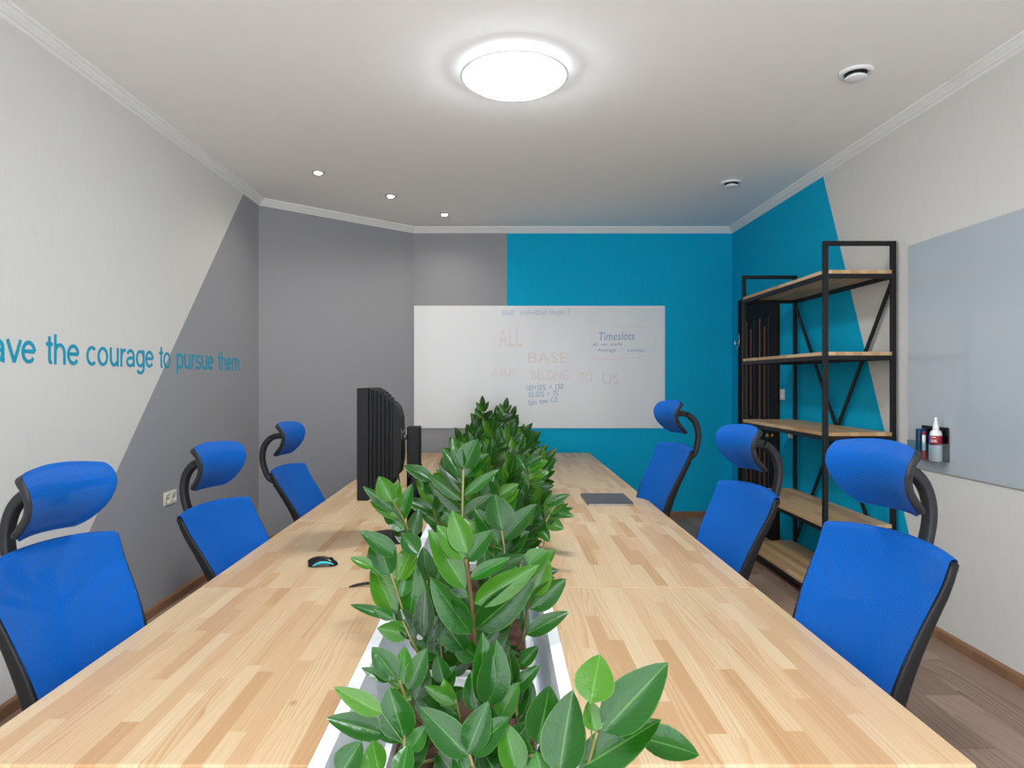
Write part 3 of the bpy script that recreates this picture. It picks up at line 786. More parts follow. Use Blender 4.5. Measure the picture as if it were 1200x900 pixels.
p.sprig(root(1, -.13, -.12), [(482, 740, 1.92), (458, 672, 1.90)], [(457, 675, 440, 625, 34), (465, 651, 422, 622, 20), (466, 681, 487, 637, 27), (490, 649, 471, 624, 22), (437, 665, 410, 653, 12), (462, 719, 436, 661, 32), (478, 737, 488, 661, 30),
        (468, 721, 457, 677, 16), (470, 700, 478, 660, 20)], 1.91, seed=22, tilt=.6)
p.sprig(root(1, -.13, -.16), [(490, 765, 1.86), (472, 728, 1.86)], [(458, 723, 410, 708, 12), (479, 743, 442, 736, 22), (461, 724, 438, 714, 12), (496, 747, 498, 690, 24), (485, 750, 470, 712, 22), (500, 752, 515, 715, 22)], 1.87, seed=23)
p.sprig(root(1, .10, -.16), [(611, 750, 1.93), (616, 728, 1.95), (621, 695, 1.97)], [(620, 713, 664, 678, 26), (617, 744, 667, 716, 20), (622, 698, 644, 655, 26), (618, 664, 643, 645, 24), (615, 745, 613, 702, 12), (608, 780, 631, 757, 16), (610, 768, 588, 757, 12), (616, 690, 604, 664, 18)], 1.95, 'stalk_brown', .006, 24)
p.sprig(root(1, .03, .05), [(585, 720, 2.2), (574, 675, 2.18)], [(572, 677, 616, 649, 18), (575, 690, 600, 662, 20), (573, 680, 566, 640, 22), (580, 705, 560, 672, 22), (580, 705, 606, 690, 18), (585, 715, 598, 682, 18)], 2.18, 'stalk_tan', seed=25)
p.sprig(root(1, -.06, .04), [(510, 720, 2.2), (500, 680, 2.2)], [(500, 690, 478, 650, 22), (502, 700, 520, 655, 22), (500, 680, 496, 640, 20), (506, 715, 485, 690, 20), (508, 722, 528, 690, 22), (505, 705, 512, 670, 20)], 2.2, seed=26)
p.stem(root(1, .07, .12), at(630, 668, 2.4), 4, .12, (-.3, -1, .5), .08, 27, .5, ang=48)
p.stem(root(1, -.04, .14), at(525, 668, 2.45), 5, .13, (0, -1, .4), .06, 28, .5, ang=45)
p.stem(root(1, .03, .16), at(585, 668, 2.45), 5, .13, (0, -1, .4), .06, 29, .5, ang=45)
# in front of the monitor foot
p = plants[2]
p.sprig(root(2, -.12, -.18), [(495, 672, 2.5), (478, 620, 2.45), (460, 586, 2.42)], [(462, 599, 425, 570, 13), (467, 607, 433, 587, 14), (474, 621, 448, 599, 16), (484, 637, 460, 611, 18), (459, 588, 444, 558, 22), (462, 599, 467, 563, 15), (470, 611, 483, 566, 17),
        (483, 629, 491, 596, 17), (488, 650, 470, 632, 16)], 2.44, seed=31)
p.sprig(root(2, -.02, -.18), [(543, 640, 2.52), (542, 600, 2.5), (543, 550, 2.48)], [(544, 549, 560, 514, 26), (543, 548, 530, 511, 14), (541, 561, 517, 524, 12), (541, 578, 513, 542, 12), (541, 586, 499, 554, 13), (540, 599, 507, 571, 13), (544, 559, 573, 531, 16),
        (544, 581, 585, 549, 12), (544, 604, 578, 579, 16), (541, 566, 518, 537, 13), (542, 620, 520, 592, 20), (542, 625, 566, 598, 18), (542, 612, 534, 588, 18)], 2.49, 'stalk_tan', .0075, 32, .4)
p.sprig(root(2, .04, -.2), [(590, 660, 2.4), (588, 622, 2.38)], [(588, 621, 580, 579, 32), (584, 638, 555, 595, 25), (563, 635, 543, 607, 18), (588, 633, 629, 590, 22), (580, 653, 620, 622, 24), (577, 658, 570, 638, 14), (592, 648, 610, 612, 20), (585, 655, 604, 640, 18)], 2.38, 'stalk_tan', .006, 33)
p.sprig(root(2, .05, -.05), [(588, 610, 2.68), (582, 580, 2.68)], [(571, 585, 579, 558, 20), (585, 581, 608, 567, 14), (590, 589, 608, 573, 12), (580, 582, 566, 560, 16), (584, 595, 560, 585, 16), (588, 600, 606, 582, 16), (586, 605, 572, 580, 18)], 2.68, seed=34)
p.sprig(root(2, -.09, -.05), [(515, 620, 2.66), (508, 598, 2.65)], [(508, 601, 471, 584, 16), (506, 563, 473, 545, 16), (510, 590, 488, 562, 16), (512, 600, 524, 570, 18), (508, 580, 500, 555, 16), (514, 612, 492, 596, 16), (516, 620, 534, 600, 16)], 2.66, seed=35)
p.stem(root(2, .08, .05), at(622, 614, 2.85), 5, .12, (-.6, -1, .6), .06, 36, .5, 'stalk_tan', ang=48)
p.stem(root(2, -.0, .1), at(560, 590, 2.95), 5, .13, (0, -1, .5), .06, 37, .45, ang=50)
p.stem(root(2, -.06, .1), at(512, 600, 2.95), 5, .12, (.3, -1, .5), .08, 38, .45, ang=48)
# beside the monitor stand
p = plants[3]
p.stem(root(3, .12, -.1), at(655, 604, 3.15), 7, .11, (-.5, -.6, 1), .12, 41, .45, 'stalk_tan', ang=50)
p.sprig(root(3, .11, -.24), [(632, 650, 2.95), (640, 612, 2.92), (650, 594, 2.90)], [(641, 592, 668, 579, 12), (638, 600, 662, 588, 13), (648, 600, 673, 605, 10), (626, 620, 658, 596, 16), (640, 611, 661, 620, 16), (632, 620, 644, 635, 13), (622, 628, 640, 618, 12),
        (640, 600, 648, 577, 11), (636, 610, 624, 592, 12)], 2.92, 'stalk_tan', seed=48)
p.sprig(root(3, .1, .1), [(618, 580, 3.5), (616, 550, 3.48)], [(616, 545, 636, 534, 10), (619, 553, 642, 539, 13), (620, 562, 644, 552, 12), (622, 567, 638, 564, 13), (616, 550, 606, 532, 12), (614, 560, 598, 548, 14), (618, 575, 634, 575, 13)], 3.49, seed=49)
p.stem(root(3, .1, .0), at(634, 588, 3.25), 5, .12, (-.4, -1, .5), .08, 42, .5, ang=50)
p.stem(root(3, -.02, -.02), at(570, 562, 3.3), 5, .13, (0, -1, .4), .04, 43, .5, ang=46)
p.stem(root(3, -.08, .05), at(524, 560, 3.3), 5, .13, (.4, -1, .3), .06, 44, .5, ang=50)
p.stem(root(3, .05, .08), at(598, 556, 3.45), 5, .13, (-.2, -1, .4), .05, 45, .5, ang=46)
p.stem(root(3, -.12, .0), at(505, 578, 3.3), 5, .13, (.5, -1, .4), .08, 46, .5, ang=50)
p.stem(root(3, .02, .14), at(560, 548, 3.5), 5, .12, (0, -1, .4), .05, 47, .5, ang=46)
# the rest of the row
tips = {4: [(545, 546), (575, 538), (600, 543), (618, 552), (636, 554), (525, 558), (628, 568)],
        5: [(552, 526), (580, 522), (606, 528), (624, 542), (538, 540), (638, 540)],
        6: [(550, 514), (577, 506), (600, 512), (618, 522), (534, 530), (630, 534)],
        7: [(556, 506), (576, 500), (600, 506), (614, 512), (624, 518), (540, 516)],
        8: [(560, 504), (582, 498), (603, 502), (616, 508), (552, 512)],
        9: [(566, 477), (592, 479), (600, 488), (560, 490), (582, 488)]}
for k, lst in tips.items():
    rnd = random.Random(100+k)
    for j, (px, py) in enumerate(lst):
        dx = max(-.15, min(.15, (px-584)*Ycs[k]/F*.45+rnd.uniform(-.03, .03)+.02)); dy = rnd.uniform(-.16, .16)
        tp = at(px, py, Ycs[k]+dy*.8+rnd.uniform(-.04, .04))
        plants[k].stem(root(k, dx, dy), tp, 5, .15, (rnd.uniform(-.35, .35), -1, rnd.uniform(.2, .7)), rnd.uniform(.03, .08), 1000+10*k+j, .4, ang=58)

# ------------------------------------------------------------------ shelving unit
t = thing('shelving_unit', 'tall open shelving unit with black steel frame and pine boards by the door', 'shelving', (2.42, 5.115, 0))
sx0, sx1, sy0, sy1, sh = -.225, .23, -.725, .725, 2.505
bw = .03
for x in (sx0, sx1):
    for y in (sy0, sy1):
        bm = bmesh.new(); box(bm, (x, y, sh/2), (bw, bw, sh), .002); link('post', bm, M['black_metal'], t)
for y in (sy0, sy1):
    bm = bmesh.new(); span(bm, (sx0+bw/2, y-bw/2, sh-bw), (sx1-bw/2, y+bw/2, sh), .002); link('top_rail', bm, M['black_metal'], t)
for z in (2.31, 1.762, 1.222, .605, .135):
    bm = bmesh.new()
    zz = z-.024
    span(bm, (sx0-bw/2+.001, sy0+bw/2, zz-.03), (sx0+bw/2-.001, sy1-bw/2, zz), .002); span(bm, (sx1-bw/2+.001, sy0+bw/2, zz-.03), (sx1+bw/2-.001, sy1-bw/2, zz), .002)
    for y in (sy0, sy1): span(bm, (sx0+bw/2, y-bw/2+.001, zz-.03), (sx1-bw/2, y+bw/2-.001, zz), .002)
    link('shelf_rail', bm, M['black_metal'], t)
    bm = bmesh.new(); span(bm, (sx0-bw/2, sy0+bw/2+.001, zz), (sx1-bw/2-.001, sy1-bw/2-.001, z), .002)
    span(bm, (sx0+bw/2+.001, sy0-bw/2, zz), (sx1-bw/2-.001, sy0+bw/2+.001, z), 0)
    span(bm, (sx0+bw/2+.001, sy1-bw/2-.001, zz), (sx1-bw/2-.001, sy1+bw/2, z), 0)
    link('shelf_board', bm, M['pine_shelf'], t)
for a, b in (((sx1+.004, sy0+.01, 2.25), (sx1+.004, sy1-.01, .16)), ((sx1-.006, sy1-.01, 2.25), (sx1-.006, sy0+.01, .16))):
    bm = bmesh.new(); sweep(bm, [a, b], .018, .006, 4, up=Vector((1, 0, 0)), square=True); link('cross_brace', bm, M['black_metal'], t)

# ------------------------------------------------------------------ office chairs
T0 = math.radians(22)
c0, s0 = math.cos(T0), math.sin(T0)
def bk(u, n, y): return Vector((n*c0-u*s0, y, n*s0+u*c0))      # back coordinates -> pivot frame (x forward)
UT = .62
def hw(u): return .212+.042*min(1, max(0, (u-.05)/.5))
def prof_n(u): return .022*math.sin(PI*min(1, max(0, u/.5)))
def make_chair():
    t = thing('office_chair', '', 'office chair')
    # back panel
    bm = bmesh.new(); uvl = bm.loops.layers.uv.new('UVMap')
    NU, NV = 22, 18; G = []
    for i in range(NU+4):
        row = []
        for j in range(NV+1):
            v = j/NV*2-1; k = min(i, NU)/NU
            ut = UT-.036*abs(v)**2.2
            u = .05+(ut-.05)*k; n = prof_n(u)-.034*(1-v*v)+.004
            if i > NU:            # fabric rolls over the top edge
                a = (i-NU)/3*PI*.85; n -= .022*(1-math.cos(a))*.9; u += .012*math.sin(a)-.02*max(0, (i-NU-2))
            row.append((bk(u, n, v*hw(u)*1.0), (v*hw(u), u+(i-NU)*.012*(i > NU))))
        G.append(row)
    vs = [[bm.verts.new(c[0]) for c in r] for r in G]
    for i in range(NU+3):
        for j in range(NV):
            f = bm.faces.new((vs[i][j], vs[i][j+1], vs[i+1][j+1], vs[i+1][j]))
            for lp, uv in zip(f.loops, (G[i][j][1], G[i][j+1][1], G[i+1][j+1][1], G[i+1][j][1])): lp[uvl].uv = uv
    bmesh.ops.recalc_face_normals(bm, faces=bm.faces)
    back = link('backrest', bm, M['fabric'], t, True)
    # frame rails behind the edges of the panel
    bm = bmesh.new()
    for s in (-1, 1):
        pts = [bk(u, prof_n(u)-.024+.012*(u/.56), s*(hw(u)+.001)) for u in [.03+(.585-.03)*i/12 for i in range(13)]]
        sweep(bm, pts, lambda q: .0075, lambda q: .031-.019*q, 8, up=Vector((1, 0, .4)), square=True)
    sweep(bm, smooth_pts([bk(.05, -.015, -.212), bk(.045, -.04, -.1), bk(.045, -.045, 0), bk(.045, -.04, .1), bk(.05, -.015, .212)], 5), .02, .012, 8, up=Vector((1, 0, 0)), square=True)
    link('backrest_frame', bm, M['black_plastic'], back, True)
    # spine behind the panel
    bm = bmesh.new()
    sweep(bm, smooth_pts([bk(-.03, -.05, 0), bk(.1, -.075, 0), bk(.3, -.08, 0), bk(.45, -.07, 0), bk(.545, -.062, 0)], 5), lambda q: .03-.008*q, .014, 8, up=Vector((1, 0, .2)), square=True)
    for s in (-1, 1):
        sweep(bm, smooth_pts([bk(.40, -.068, 0), bk(.46, -.055, s*.1), bk(.52, -.03, s*.235)], 5), .012, .01, 8, up=Vector((1, 0, .2)), square=True)
    link('spine', bm, M['black_plastic'], back, True)
    # head cushion; f = forward, z = up from the top centre of the panel
    P0 = bk(UT, -.03, 0)
    hd = bmesh.new(); uvl = hd.loops.layers.uv.new('UVMap')
    # side profile from bottom to top, bulging forward in the middle
    HP = smooth_pts([(-.022, 0, .072), (.022, 0, .108), (.06, 0, .155), (.074, 0, .205), (.066, 0, .25), (.04, 0, .285), (.022, 0, .298)], 5)
    NP, NW = len(HP)-1, 14
    def hwid(k):     # half width bottom to top with rounded corners
        w = .125+.045*math.sin(min(1., k/.72)*PI/2)
        if k > .72: w -= .03*((k-.72)/.28)**2.2
        if k < .12: w -= .022*(1-k/.12)**2
        return w
    def hpt(i, v, off=0.):
        k = i/NP; c = HP[i]; w = hwid(k)
        tgv = (HP[min(i+1, NP)]-HP[max(i-1, 0)]).normalized(); nrm = Vector((tgv.z, 0, -tgv.x))
        return P0+c+Vector((.028*v*v, v*w, -.012*v*v*(k if k > .5 else 0)))+nrm*off
    gv = [[hd.verts.new(hpt(i, j/NW*2-1)) for j in range(NW+1)] for i in range(NP+1)]
    for i in range(NP):
        for j in range(NW):
            f = hd.faces.new((gv[i][j], gv[i][j+1], gv[i+1][j+1], gv[i+1][j]))
            for lp, (a, b) in zip(f.loops, ((i, j), (i, j+1), (i+1, j+1), (i+1, j))):
                lp[uvl].uv = ((b/NW*2-1)*hwid(a/NP), .24*a/NP)
    bmesh.ops.recalc_face_normals(hd, faces=hd.faces)
    head = link('headrest', hd, M['fabric'], t, True)
    bm = bmesh.new()
    rim = [hpt(i, 1, -.013) for i in range(NP+1)]+[hpt(NP, 1-2*j/10, -.010) for j in range(1, 10)]
    rim += [hpt(i, -1, -.013) for i in range(NP, -1, -1)]+[hpt(0, -1+2*j/10, -.010) for j in range(1, 10)]
    sweep(bm, rim, .0055, .0135, 8, up=Vector((1, 0, .15)), closed=True)
    link('headrest_frame', bm, M['grey_black'], head, True)
    bm = bmesh.new()
    # carrier plate behind the cushion and the curved arm
    for s in (-1, 1):
        sweep(bm, smooth_pts([P0+Vector((.036, s*.012, .205)), P0+Vector((.038, s*.07, .215)), P0+Vector((.072, s*.155, .225))], 4), .012, .007, 8, up=Vector((1, 0, 0)), square=True)
    box(bm, P0+Vector((.035, 0, .2)), (.03, .055, .07), .008)
    arm = smooth_pts([P0+Vector((.03, 0, .200)), P0+Vector((-.03, 0, .205)), P0+Vector((-.085, 0, .185)), P0+Vector((-.128, 0, .135)), P0+Vector((-.145, 0, .06)),
                      P0+Vector((-.132, 0, -.02)), P0+Vector((-.10, 0, -.085)), bk(.50, -.075, 0)], 5)
    sweep(bm, arm, lambda q: .024-.004*math.sin(PI*q), lambda q: .020-.006*q, 8, up=Vector((1, 0, .3)), square=True)
    link('headrest_arm', bm, M['grey_black'], head, True)
    # seat (its origin at the pivot height too)
    bm = bmesh.new(); NX, NY = 16, 14
    top, bot = [], []
    for i in range(NX+1):
        rt, rb = [], []
        for j in range(NY+1):
            a, b = i/NX*2-1, j/NY*2-1
            e = (1-abs(a)**4)**.25*.98+.02 if abs(a) < 1 else .02
            yy = b*.25*(.9+.1*e)*(1 if abs(a) < .86 else .93)
            x = .22+a*.235*(1-.06*b*b)
            crown = (1-abs(a)**5)*(1-abs(b)**5)
            z = -.045+.045*crown-.012*max(0, a)**3-.01*(1-b*b)*(1-a*a)
            rt.append(bm.verts.new((x, yy, z))); rb.append(bm.verts.new((x, yy, -.062)))
        top.append(rt); bot.append(rb)
    for i in range(NX):
        for j in range(NY):
            bm.faces.new((top[i][j], top[i+1][j], top[i+1][j+1], top[i][j+1])); bm.faces.new((bot[i][j], bot[i][j+1], bot[i+1][j+1], bot[i+1][j]))
    for i in range(NX):
        for j in (0, NY): bm.faces.new((top[i][j], top[i+1][j], bot[i+1][j], bot[i][j]))
    for j in range(NY):
        for i in (0, NX): bm.faces.new((top[i][j], top[i][j+1], bot[i][j+1], bot[i][j]))
    bmesh.ops.recalc_face_normals(bm, faces=bm.faces)
    seat = link('seat', bm, M['seat_fabric'], t, True)
    bm = bmesh.new(); box(bm, (.2, 0, -.095), (.26, .16, .065), .012)
    sweep(bm, smooth_pts([(.1, 0, -.09), (.0, 0, -.075), bk(-.03, -.05, 0)], 5), .03, .016, 8, square=True)
    link('tilt_mechanism', bm, M['black_plastic'], seat, True)
    # gas column, star base and casters on the floor
    bm = bmesh.new(); lathe(bm, [(.026, .09), (.026, .24), (.016, .242), (.016, .38)], (.0, 0, 0), 20); link('gas_column', bm, M['black_metal'], t, True)
    bm = bmesh.new(); lathe(bm, [(.045, .07), (.05, .085), (.045, .125), (.03, .13)], (0, 0, 0), 20)
    for k in range(5):
        a = 2*PI*k/5+.3; d = Vector((math.cos(a), math.sin(a), 0))
        sweep(bm, [d*.03+Vector((0, 0, .105)), d*.16+Vector((0, 0, .098)), d*.30+Vector((0, 0, .078))], lambda q: .026-.01*q, lambda q: .018-.006*q, 8, square=True)
    base = link('star_base', bm, M['black_plastic'], t, True)
    for k in range(5):
        a = 2*PI*k/5+.3; d = Vector((math.cos(a), math.sin(a), 0)); pp = Vector((-d.y, d.x, 0))
        bm = bmesh.new()
        for s in (-1, 1):
            w0 = d*.29+pp*s*.014; q = Matrix.Rotation(a, 4, 'Z')
            k0 = len(bm.verts); lathe(bm, [(.018, -.008), (.027, -.006), (.027, .006), (.018, .008)], (0, 0, 0), 18, axis='y')
            bm.verts.ensure_lookup_table()
            for v in bm.verts[k0:]: v.co = (q @ v.co)+w0+Vector((0, 0, .027))
        sweep(bm, [d*.29+Vector((0, 0, .03)), d*.29+Vector((0, 0, .075))], .008)
        link('caster', bm, M['black_plastic'], base, True)
    return t
chair0 = make_chair()
first = [True]
def place_chair(x, y, z, heading, tilt, label, hd=0., hoff=(0, 0)):
    """x, y, z: middle of the line joining the panel's top corners"""
    t = chair0 if first[0] else copy_tree(chair0); first[0] = False
    h = math.radians(heading); tl = math.radians(tilt)
    fwd = Vector((math.cos(h), math.sin(h), 0)); u = .585
    piv = z-u*math.cos(tl); xo = -.20-u*math.sin(tl)
    t.location = (x-fwd.x*xo, y-fwd.y*xo, 0); t.rotation_euler = (0, 0, h)
    for c in t.children:
        k = c.name.split('.')[0]
        if k == 'backrest': c.location = (-.20, 0, piv); c.rotation_euler = (0, -(tl-T0), 0)
        elif k == 'headrest': c.location = (-.20+hoff[0], 0, piv+hoff[1]); c.rotation_euler = (0, -(tl-T0)+math.radians(hd), 0)
        elif k == 'seat': c.location = (-.20, 0, piv-.03)
        elif k == 'gas_column': c.scale = (1, 1, 1)
    t['label'] = label; t['group'] = 'blue mesh office chairs around the table'
    return t
place_chair(1.210, 2.07, 1.067, 191.6, 20.5, 'large blue mesh office chair with its headrest in front of the grey glass board')
place_chair(1.205, 3.20, 1.037, 189.8, 21, 'blue mesh office chair in front of the shelving, between the biggest chair and the laptop')
place_chair(1.174, 4.40, 1.120, 190.2, 21, 'blue mesh office chair beside the laptop, headrest against the teal back wall')
place_chair(-1.390, 2.06, 1.034, -9.3, 19, 'large blue mesh office chair below the teal lettering, cut by the photo edge', hoff=(0, -.04))
place_chair(-1.368, 3.19, .955, -13.6, 27, 'blue mesh office chair right next to the ivory power outlet')
place_chair(-1.404, 4.40, .977, -6.0, 27, 'blue mesh office chair against the angled grey wall, facing the monitor')

# ------------------------------------------------------------------ monitor (turned to portrait), its back to the trough
MX, MY = -.57, 3.42
t = thing('monitor', 'black monitor turned upright on a round foot beside the plants', 'monitor', (MX, MY, TZ))
bm = bmesh.new(); lathe(bm, [(.148, 0), (.15, .006), (.14, .012), (.03, .017), (.005, .017)], (.02, 0, 0), 56); foot = link('base', bm, M['monitor_black'], t, True)
px_ = .131
bm = bmesh.new()
sweep(bm, [(px_, 0, .012), (px_, 0, .385)],   .048, .040, 20, up=Vector((1, 0, 0)))
sweep(bm, [(px_, 0, .012), (px_, 0, .02)], .048, .042, 20, up=Vector((1, 0, 0)))
link('pole', bm, M['monitor_black'], t, True)
bm = bmesh.new(); box(bm, (px_-.001, 0, .45), (.066, .084, .265), .006); link('lift_column', bm, M['monitor_black'], t)
bm = bmesh.new(); zc = .505
lathe(bm, [(.014, -.045), (.014, -.09), (.01, -.092)], (px_+.02, 0, zc+.02), 16, axis='x'); lathe(bm, [(.035, -.105), (.03, -.09), (.014, -.088)], (px_+.02, 0, zc+.02), 24, axis='x')
link('swivel_joint', bm, M['space_grey'], t, True)
sxm = -.134; hz0, hz1 = .2225, .783; hyw = .17
bm = bmesh.new(); span(bm, (sxm, -hyw, hz0), (sxm+.058, hyw, hz1), .004); link('housing', bm, M['monitor_black'], t)
bm = bmesh.new()
NS = 6
for k in range(NS):
    f = k/NS
    span(bm, (sxm+.058+.018*k, -hyw+.012+.016*k, hz0+.01+.010*k), (sxm+.058+.018*(k+1)-.004, hyw-.012-.016*k, hz1-.003-.006*k*(1+.25*k)), .002)
    span(bm, (sxm+.058+.018*(k+1)-.0042, -hyw+.02+.016*k, hz0+.02+.010*k), (sxm+.058+.018*(k+1), hyw-.02-.016*k, hz1-.011-.006*k*(1+.25*k)))
link('vent_fins', bm, M['monitor_black'], t)
bm = bmesh.new(); bx = sxm+.058+.018*NS
pts = [(bx, hz1-.075), (bx+.022, hz1-.10), (bx+.036, hz1-.15), (bx+.04, hz1-.23), (bx+.04, zc-.09), (bx+.03, hz0+.12), (bx, hz0+.09)]
lo = [bm.verts.new((x, -.075, z)) for x, z in pts]; hi = [bm.verts.new((x, .075, z)) for x, z in pts]
bm.faces.new(lo); bm.faces.new(list(reversed(hi)))
for i in range(len(pts)): bm.faces.new((lo[i], lo[(i+1) % len(pts)], hi[(i+1) % len(pts)], hi[i]))
bmesh.ops.recalc_face_normals(bm, faces=bm.faces)
hub = link('back_hub', bm, M['monitor_black'], t)
bm = bmesh.new(); span(bm, (bx+.0395, -.06, hz1-.27), (bx+.0407, -.052, hz1-.21)); span(bm, (bx+.0395, -.03, hz1-.235), (bx+.0407, .02, hz1-.228)); span(bm, (bx+.0395, .028, hz1-.232), (bx+.0407, .05, hz1-.222))
link('back_marking', bm, M['alu_edge'], hub)
bm = bmesh.new(); span(bm, (sxm-.001, -hyw+.016, hz0+.02), (sxm+.001, hyw-.016, hz1-.02)); link('screen', bm, M['screen'], t)
bm = bmesh.new()
sweep(bm, smooth_pts([(bx+.01, .0, hz0+.13), (bx+.03, -.03, hz0+.02), (bx+.028, -.06, hz0-.08), (bx+.0, -.07, hz0-.17), (bx+.015, -.06, hz0-.215), (bx+.05, -.04, hz0-.236)], 6), .0045)
link('cable', bm, M['black_plastic'], t, True)

# ------------------------------------------------------------------ things on the desks
# mouse
md = at(378, 664, (CAMZ-TZ)*F/(663-CY))
t = thing('computer_mouse', 'black computer mouse with a cyan stripe on the pine desk', 'mouse', (md.x, md.y+.01, TZ), math.radians(8))
bm = bmesh.new(); NX, NY = 18, 12; a_, b_, h_ = .066, .036, .040
rows = []
for i in range(NX+1):
    a = i/NX*2-1; r = []
    wx = b_*(max(0, 1-abs(a)**3.2))**.5*(1-.12*math.exp(-(a*2.6)**2))+.0005
    hh = h_*(max(0., 1-abs(a+.12)**2.4/1.3))**.6*(1-.25*max(0, a))
    for j in range(NY+1):
        th = PI*j/NY
        r.append(bm.verts.new((a*a_, -wx*math.cos(th), max(.001, hh*abs(math.sin(th))**.75))))
    rows.append(r)
for i in range(NX):
    for j in range(NY): bm.faces.new((rows[i][j], rows[i+1][j], rows[i+1][j+1], rows[i][j+1]))
bmesh.ops.recalc_face_normals(bm, faces=bm.faces)
link('shell', bm, M['gloss_black'], t, True)
bm = bmesh.new()
sweep(bm, smooth_pts([(-.042, -.0315, .006), (-.022, -.032, .016), (.002, -.0315, .0205), (.026, -.0325, .0185), (.048, -.030, .010)], 5), lambda q: .0045*math.sin(PI*(.12+.76*q)), .004, 8, up=Vector((0, -1, 0)))
link('side_stripe', bm, M['cyan_light'], t, True)
bm = bmesh.new(); lathe(bm, [(.008, -.004), (.011, -.003), (.011, .003), (.008, .004)], (.034, 0, .024), 18, axis='y'); link('scroll_wheel', bm, M['black_plastic'], t, True)
# cable end on the desk
a = at(409, 689, (CAMZ-TZ)*F/(689-CY)); 
bm = bmesh.new()
sweep(bm, smooth_pts([(a.x, a.y, TZ+.004), (a.x+.03, a.y+.014, TZ+.008), (a.x+.07, a.y+.022, TZ+.012), (a.x+.12, a.y+.02, TZ+.012), (a.x+.19, a.y-.005, TZ+.03), (-.41, a.y-.02, TZ+.0375)], 6), lambda q: .0022+.0035*min(1, q*6), None, 8)
tag(link('black_cable', bm, M['black_plastic'], None, True), 'short black cable lying on the desk, running in under the leaves', 'cable')
# laptop
t = thing('laptop', 'closed dark grey laptop lying on the pine desk', 'laptop', ((710-CX)*4.47/F, 4.47, TZ), 0)
lw, ll = .305, .37
def slab(bm, z0, z1, s=1., r=.014, mi=0):
    pts = []
    for cx, cy, a0 in ((lw/2*s-r, ll/2*s-r, 0), (-lw/2*s+r, ll/2*s-r, 90), (-lw/2*s+r, -ll/2*s+r, 180), (lw/2*s-r, -ll/2*s+r, 270)):
        for k in range(5):
            a = math.radians(a0+k*22.5); pts.append((cx+r*math.cos(a), cy+r*math.sin(a)))
    prism(bm, pts, z0, z1, mi)
bm = bmesh.new(); slab(bm, .002, .010, .995); slab(bm, 0, .002, .95); lb = link('base', bm, M['alu_edge'], t)
bm = bmesh.new(); box(bm, (lw/2-.03, -ll/2+.0005, .006), (.010, .002, .003)); box(bm, (lw/2-.012, -ll/2+.0005, .006), (.004, .002, .003)); link('port', bm, M['dark_hole'], lb)
bm = bmesh.new(); slab(bm, .0112, .0172, 1.); slab(bm, .0098, .0114, .97); lid = link('lid', bm, M['space_grey'], t)
bm = bmesh.new(); lathe(bm, [(.0, .0172), (.022, .01722), (.021, .0176), (.0, .0177)], (0, 0, 0), 24); link('emblem', bm, M['gloss_black'], lid)

# ------------------------------------------------------------------ pen holder on the glass board
gx = XR-.0145
HYc, HZ0 = 3.985, 1.085
t = thing('pen_holder', 'small clear and black marker holder stuck on the grey glass board', 'pen holder', (gx, HYc, HZ0))
bm = bmesh.new(); span(bm, (-.006, -.118, 0), (0, .13, .205), .002); link('back_plate', bm, M['gloss_black'], t)
bm = bmesh.new(); span(bm, (-.075, -.118, -.004), (-.006, .16, .0), .0); span(bm, (-.078, -.118, 0), (-.075, .16, .11), 0); span(bm, (-.075, -.121, 0), (-.006, -.118, .11), 0); span(bm, (-.075, .16, 0), (-.001, .163, .11), 0)
link('clear_tray', bm, M['clear'], t)
def hthing(name, lab, cat, y, x=-.04): return thing(name, lab, cat, (gx+x, HYc+y, HZ0))
t = hthing('cleaner_bottle', 'white nozzle bottle with a red label in the marker holder', 'bottle', -.060, -.042)
bm = bmesh.new(); lathe(bm, [(.028, 0), (.032, .004), (.032, .165), (.028, .18), (.014, .19)], (0, 0, 0), 28); bo = link('body', bm, M['bottle_white'], t, True)
bm = bmesh.new(); lathe(bm, [(.015, .188), (.017, .19), (.016, .21), (.009, .235), (.007, .262), (.003, .265)], (0, 0, 0), 20); link('nozzle', bm, M['bottle_white'], t, True)
bm = bmesh.new(); lathe(bm, [(.0315, .098), (.0327, .099), (.0327, .155), (.0315, .156)], (0, 0, 0), 28); lb = link('label', bm, M['label_red'], t, True)
bm = bmesh.new()
for z, w in ((.145, .030), (.127, .036), (.119, .042)):
    n = 6
    for k in range(n):
        a0 = PI+.55+(-w/2+w*k/n)/.033; a1 = PI+.55+(-w/2+w*(k+.7)/n)/.033
        q = [(.0331*math.cos(a), .0331*math.sin(a), zz) for zz in (z-.002, z+.003) for a in (a0, a1)]
        v = [bm.verts.new(c) for c in q]; bm.faces.new((v[0], v[1], v[3], v[2]))
link('label_print', bm, M['print_white'], lb)
t = hthing('whiteboard_eraser', 'dark blue board eraser standing in the marker holder', 'eraser', .078, -.042)
bm = bmesh.new(); box(bm, (0, -.006, .098), (.05, .02, .18), .006); link('shell', bm, M['eraser_blue'], t)
bm = bmesh.new(); box(bm, (0, .011, .098), (.046, .014, .174), .003); link('felt_pad', bm, M['felt'], t)
t = hthing('red_marker', 'white and red marker pen beside the bottle in the holder', 'marker', .026, -.058)
bm = bmesh.new(); lathe(bm, [(.009, .052), (.0095, .06), (.0095, .15), (.008, .152)], (0, 0, 0), 16); link('barrel', bm, M['bottle_white'], t, True)
bm = bmesh.new(); lathe(bm, [(.009, 0), (.0105, .003), (.0105, .055), (.009, .057)], (0, 0, 0), 16); lathe(bm, [(.0085, .15), (.0085, .17), (.007, .172)], (0, 0, 0), 16); link('cap', bm, M['marker_red'], t, True)
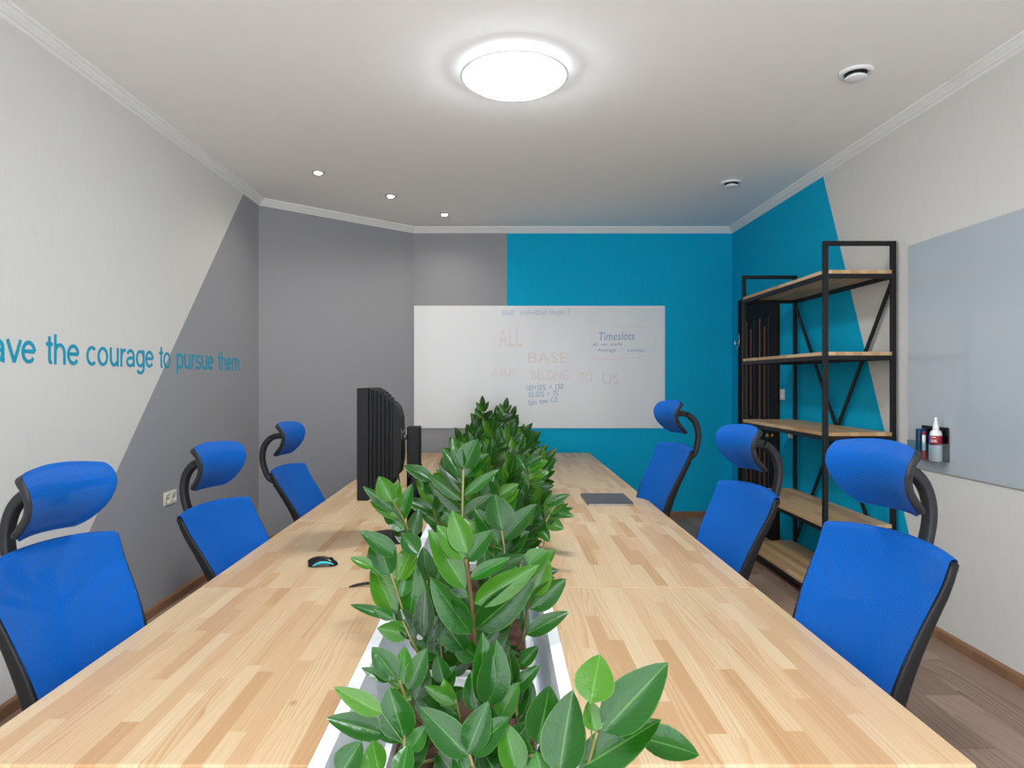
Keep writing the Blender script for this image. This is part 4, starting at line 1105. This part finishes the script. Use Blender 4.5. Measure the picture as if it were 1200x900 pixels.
t = hthing('blue_marker', 'white marker pen with a blue cap tucked next to the bottle', 'marker', .008, -.03)
bm = bmesh.new(); lathe(bm, [(.009, 0), (.0095, .002), (.0095, .095), (.008, .097)], (0, 0, 0), 16); link('barrel', bm, M['bottle_white'], t, True)
bm = bmesh.new(); lathe(bm, [(.0095, .095), (.011, .098), (.011, .152), (.009, .156)], (0, 0, 0), 16); link('cap', bm, M['marker_blue'], t, True)

# ------------------------------------------------------------------ daylight, camera
def area(name, loc, rot, sx, sy, e, col):
    la = bpy.data.lights.new(name, 'AREA'); la.shape = 'RECTANGLE'; la.size = sx; la.size_y = sy; la.energy = e; la.color = col
    o = bpy.data.objects.new(name, la); COL.objects.link(o); o.location = loc; o.rotation_euler = rot; return o
for k, (x0, x1) in enumerate(W):
    area('window_daylight', ((x0+x1)/2, YF-.14, (WZ[0]+WZ[1])/2), (math.radians(90), 0, 0), x1-x0-.1, WZ[1]-WZ[0]-.1, 84, (.93, .965, 1))  # area lamp giving the daylight of each added window
w = bpy.data.worlds.new('daylight'); sc.world = w; w.use_nodes = True
bg = w.node_tree.nodes['Background']; bg.inputs[0].default_value = (.75, .85, 1, 1); bg.inputs[1].default_value = 1.
cam = bpy.data.cameras.new('camera'); co = bpy.data.objects.new('camera', cam); COL.objects.link(co); sc.camera = co
co.location = (0, 0, CAMZ); co.rotation_euler = (PI/2, 0, 0)
cam.sensor_fit = 'HORIZONTAL'; cam.sensor_width = 36.; cam.lens = 36.*F/1200.
cam.shift_x = (600-CX)/1200; cam.shift_y = (CY-450)/1200; cam.clip_start = .05
sc.view_settings.view_transform = 'Standard'; sc.view_settings.look = 'None'; sc.view_settings.gamma = 1.; sc.view_settings.exposure = .22
sc.view_settings.use_curve_mapping = False
sc.cycles.use_denoising = True; sc.cycles.max_bounces = 8; sc.cycles.diffuse_bounces = 6; sc.cycles.transparent_max_bounces = 12
sc.cycles.sample_clamp_indirect = 6.; sc.cycles.caustics_reflective = False; sc.cycles.caustics_refractive = False
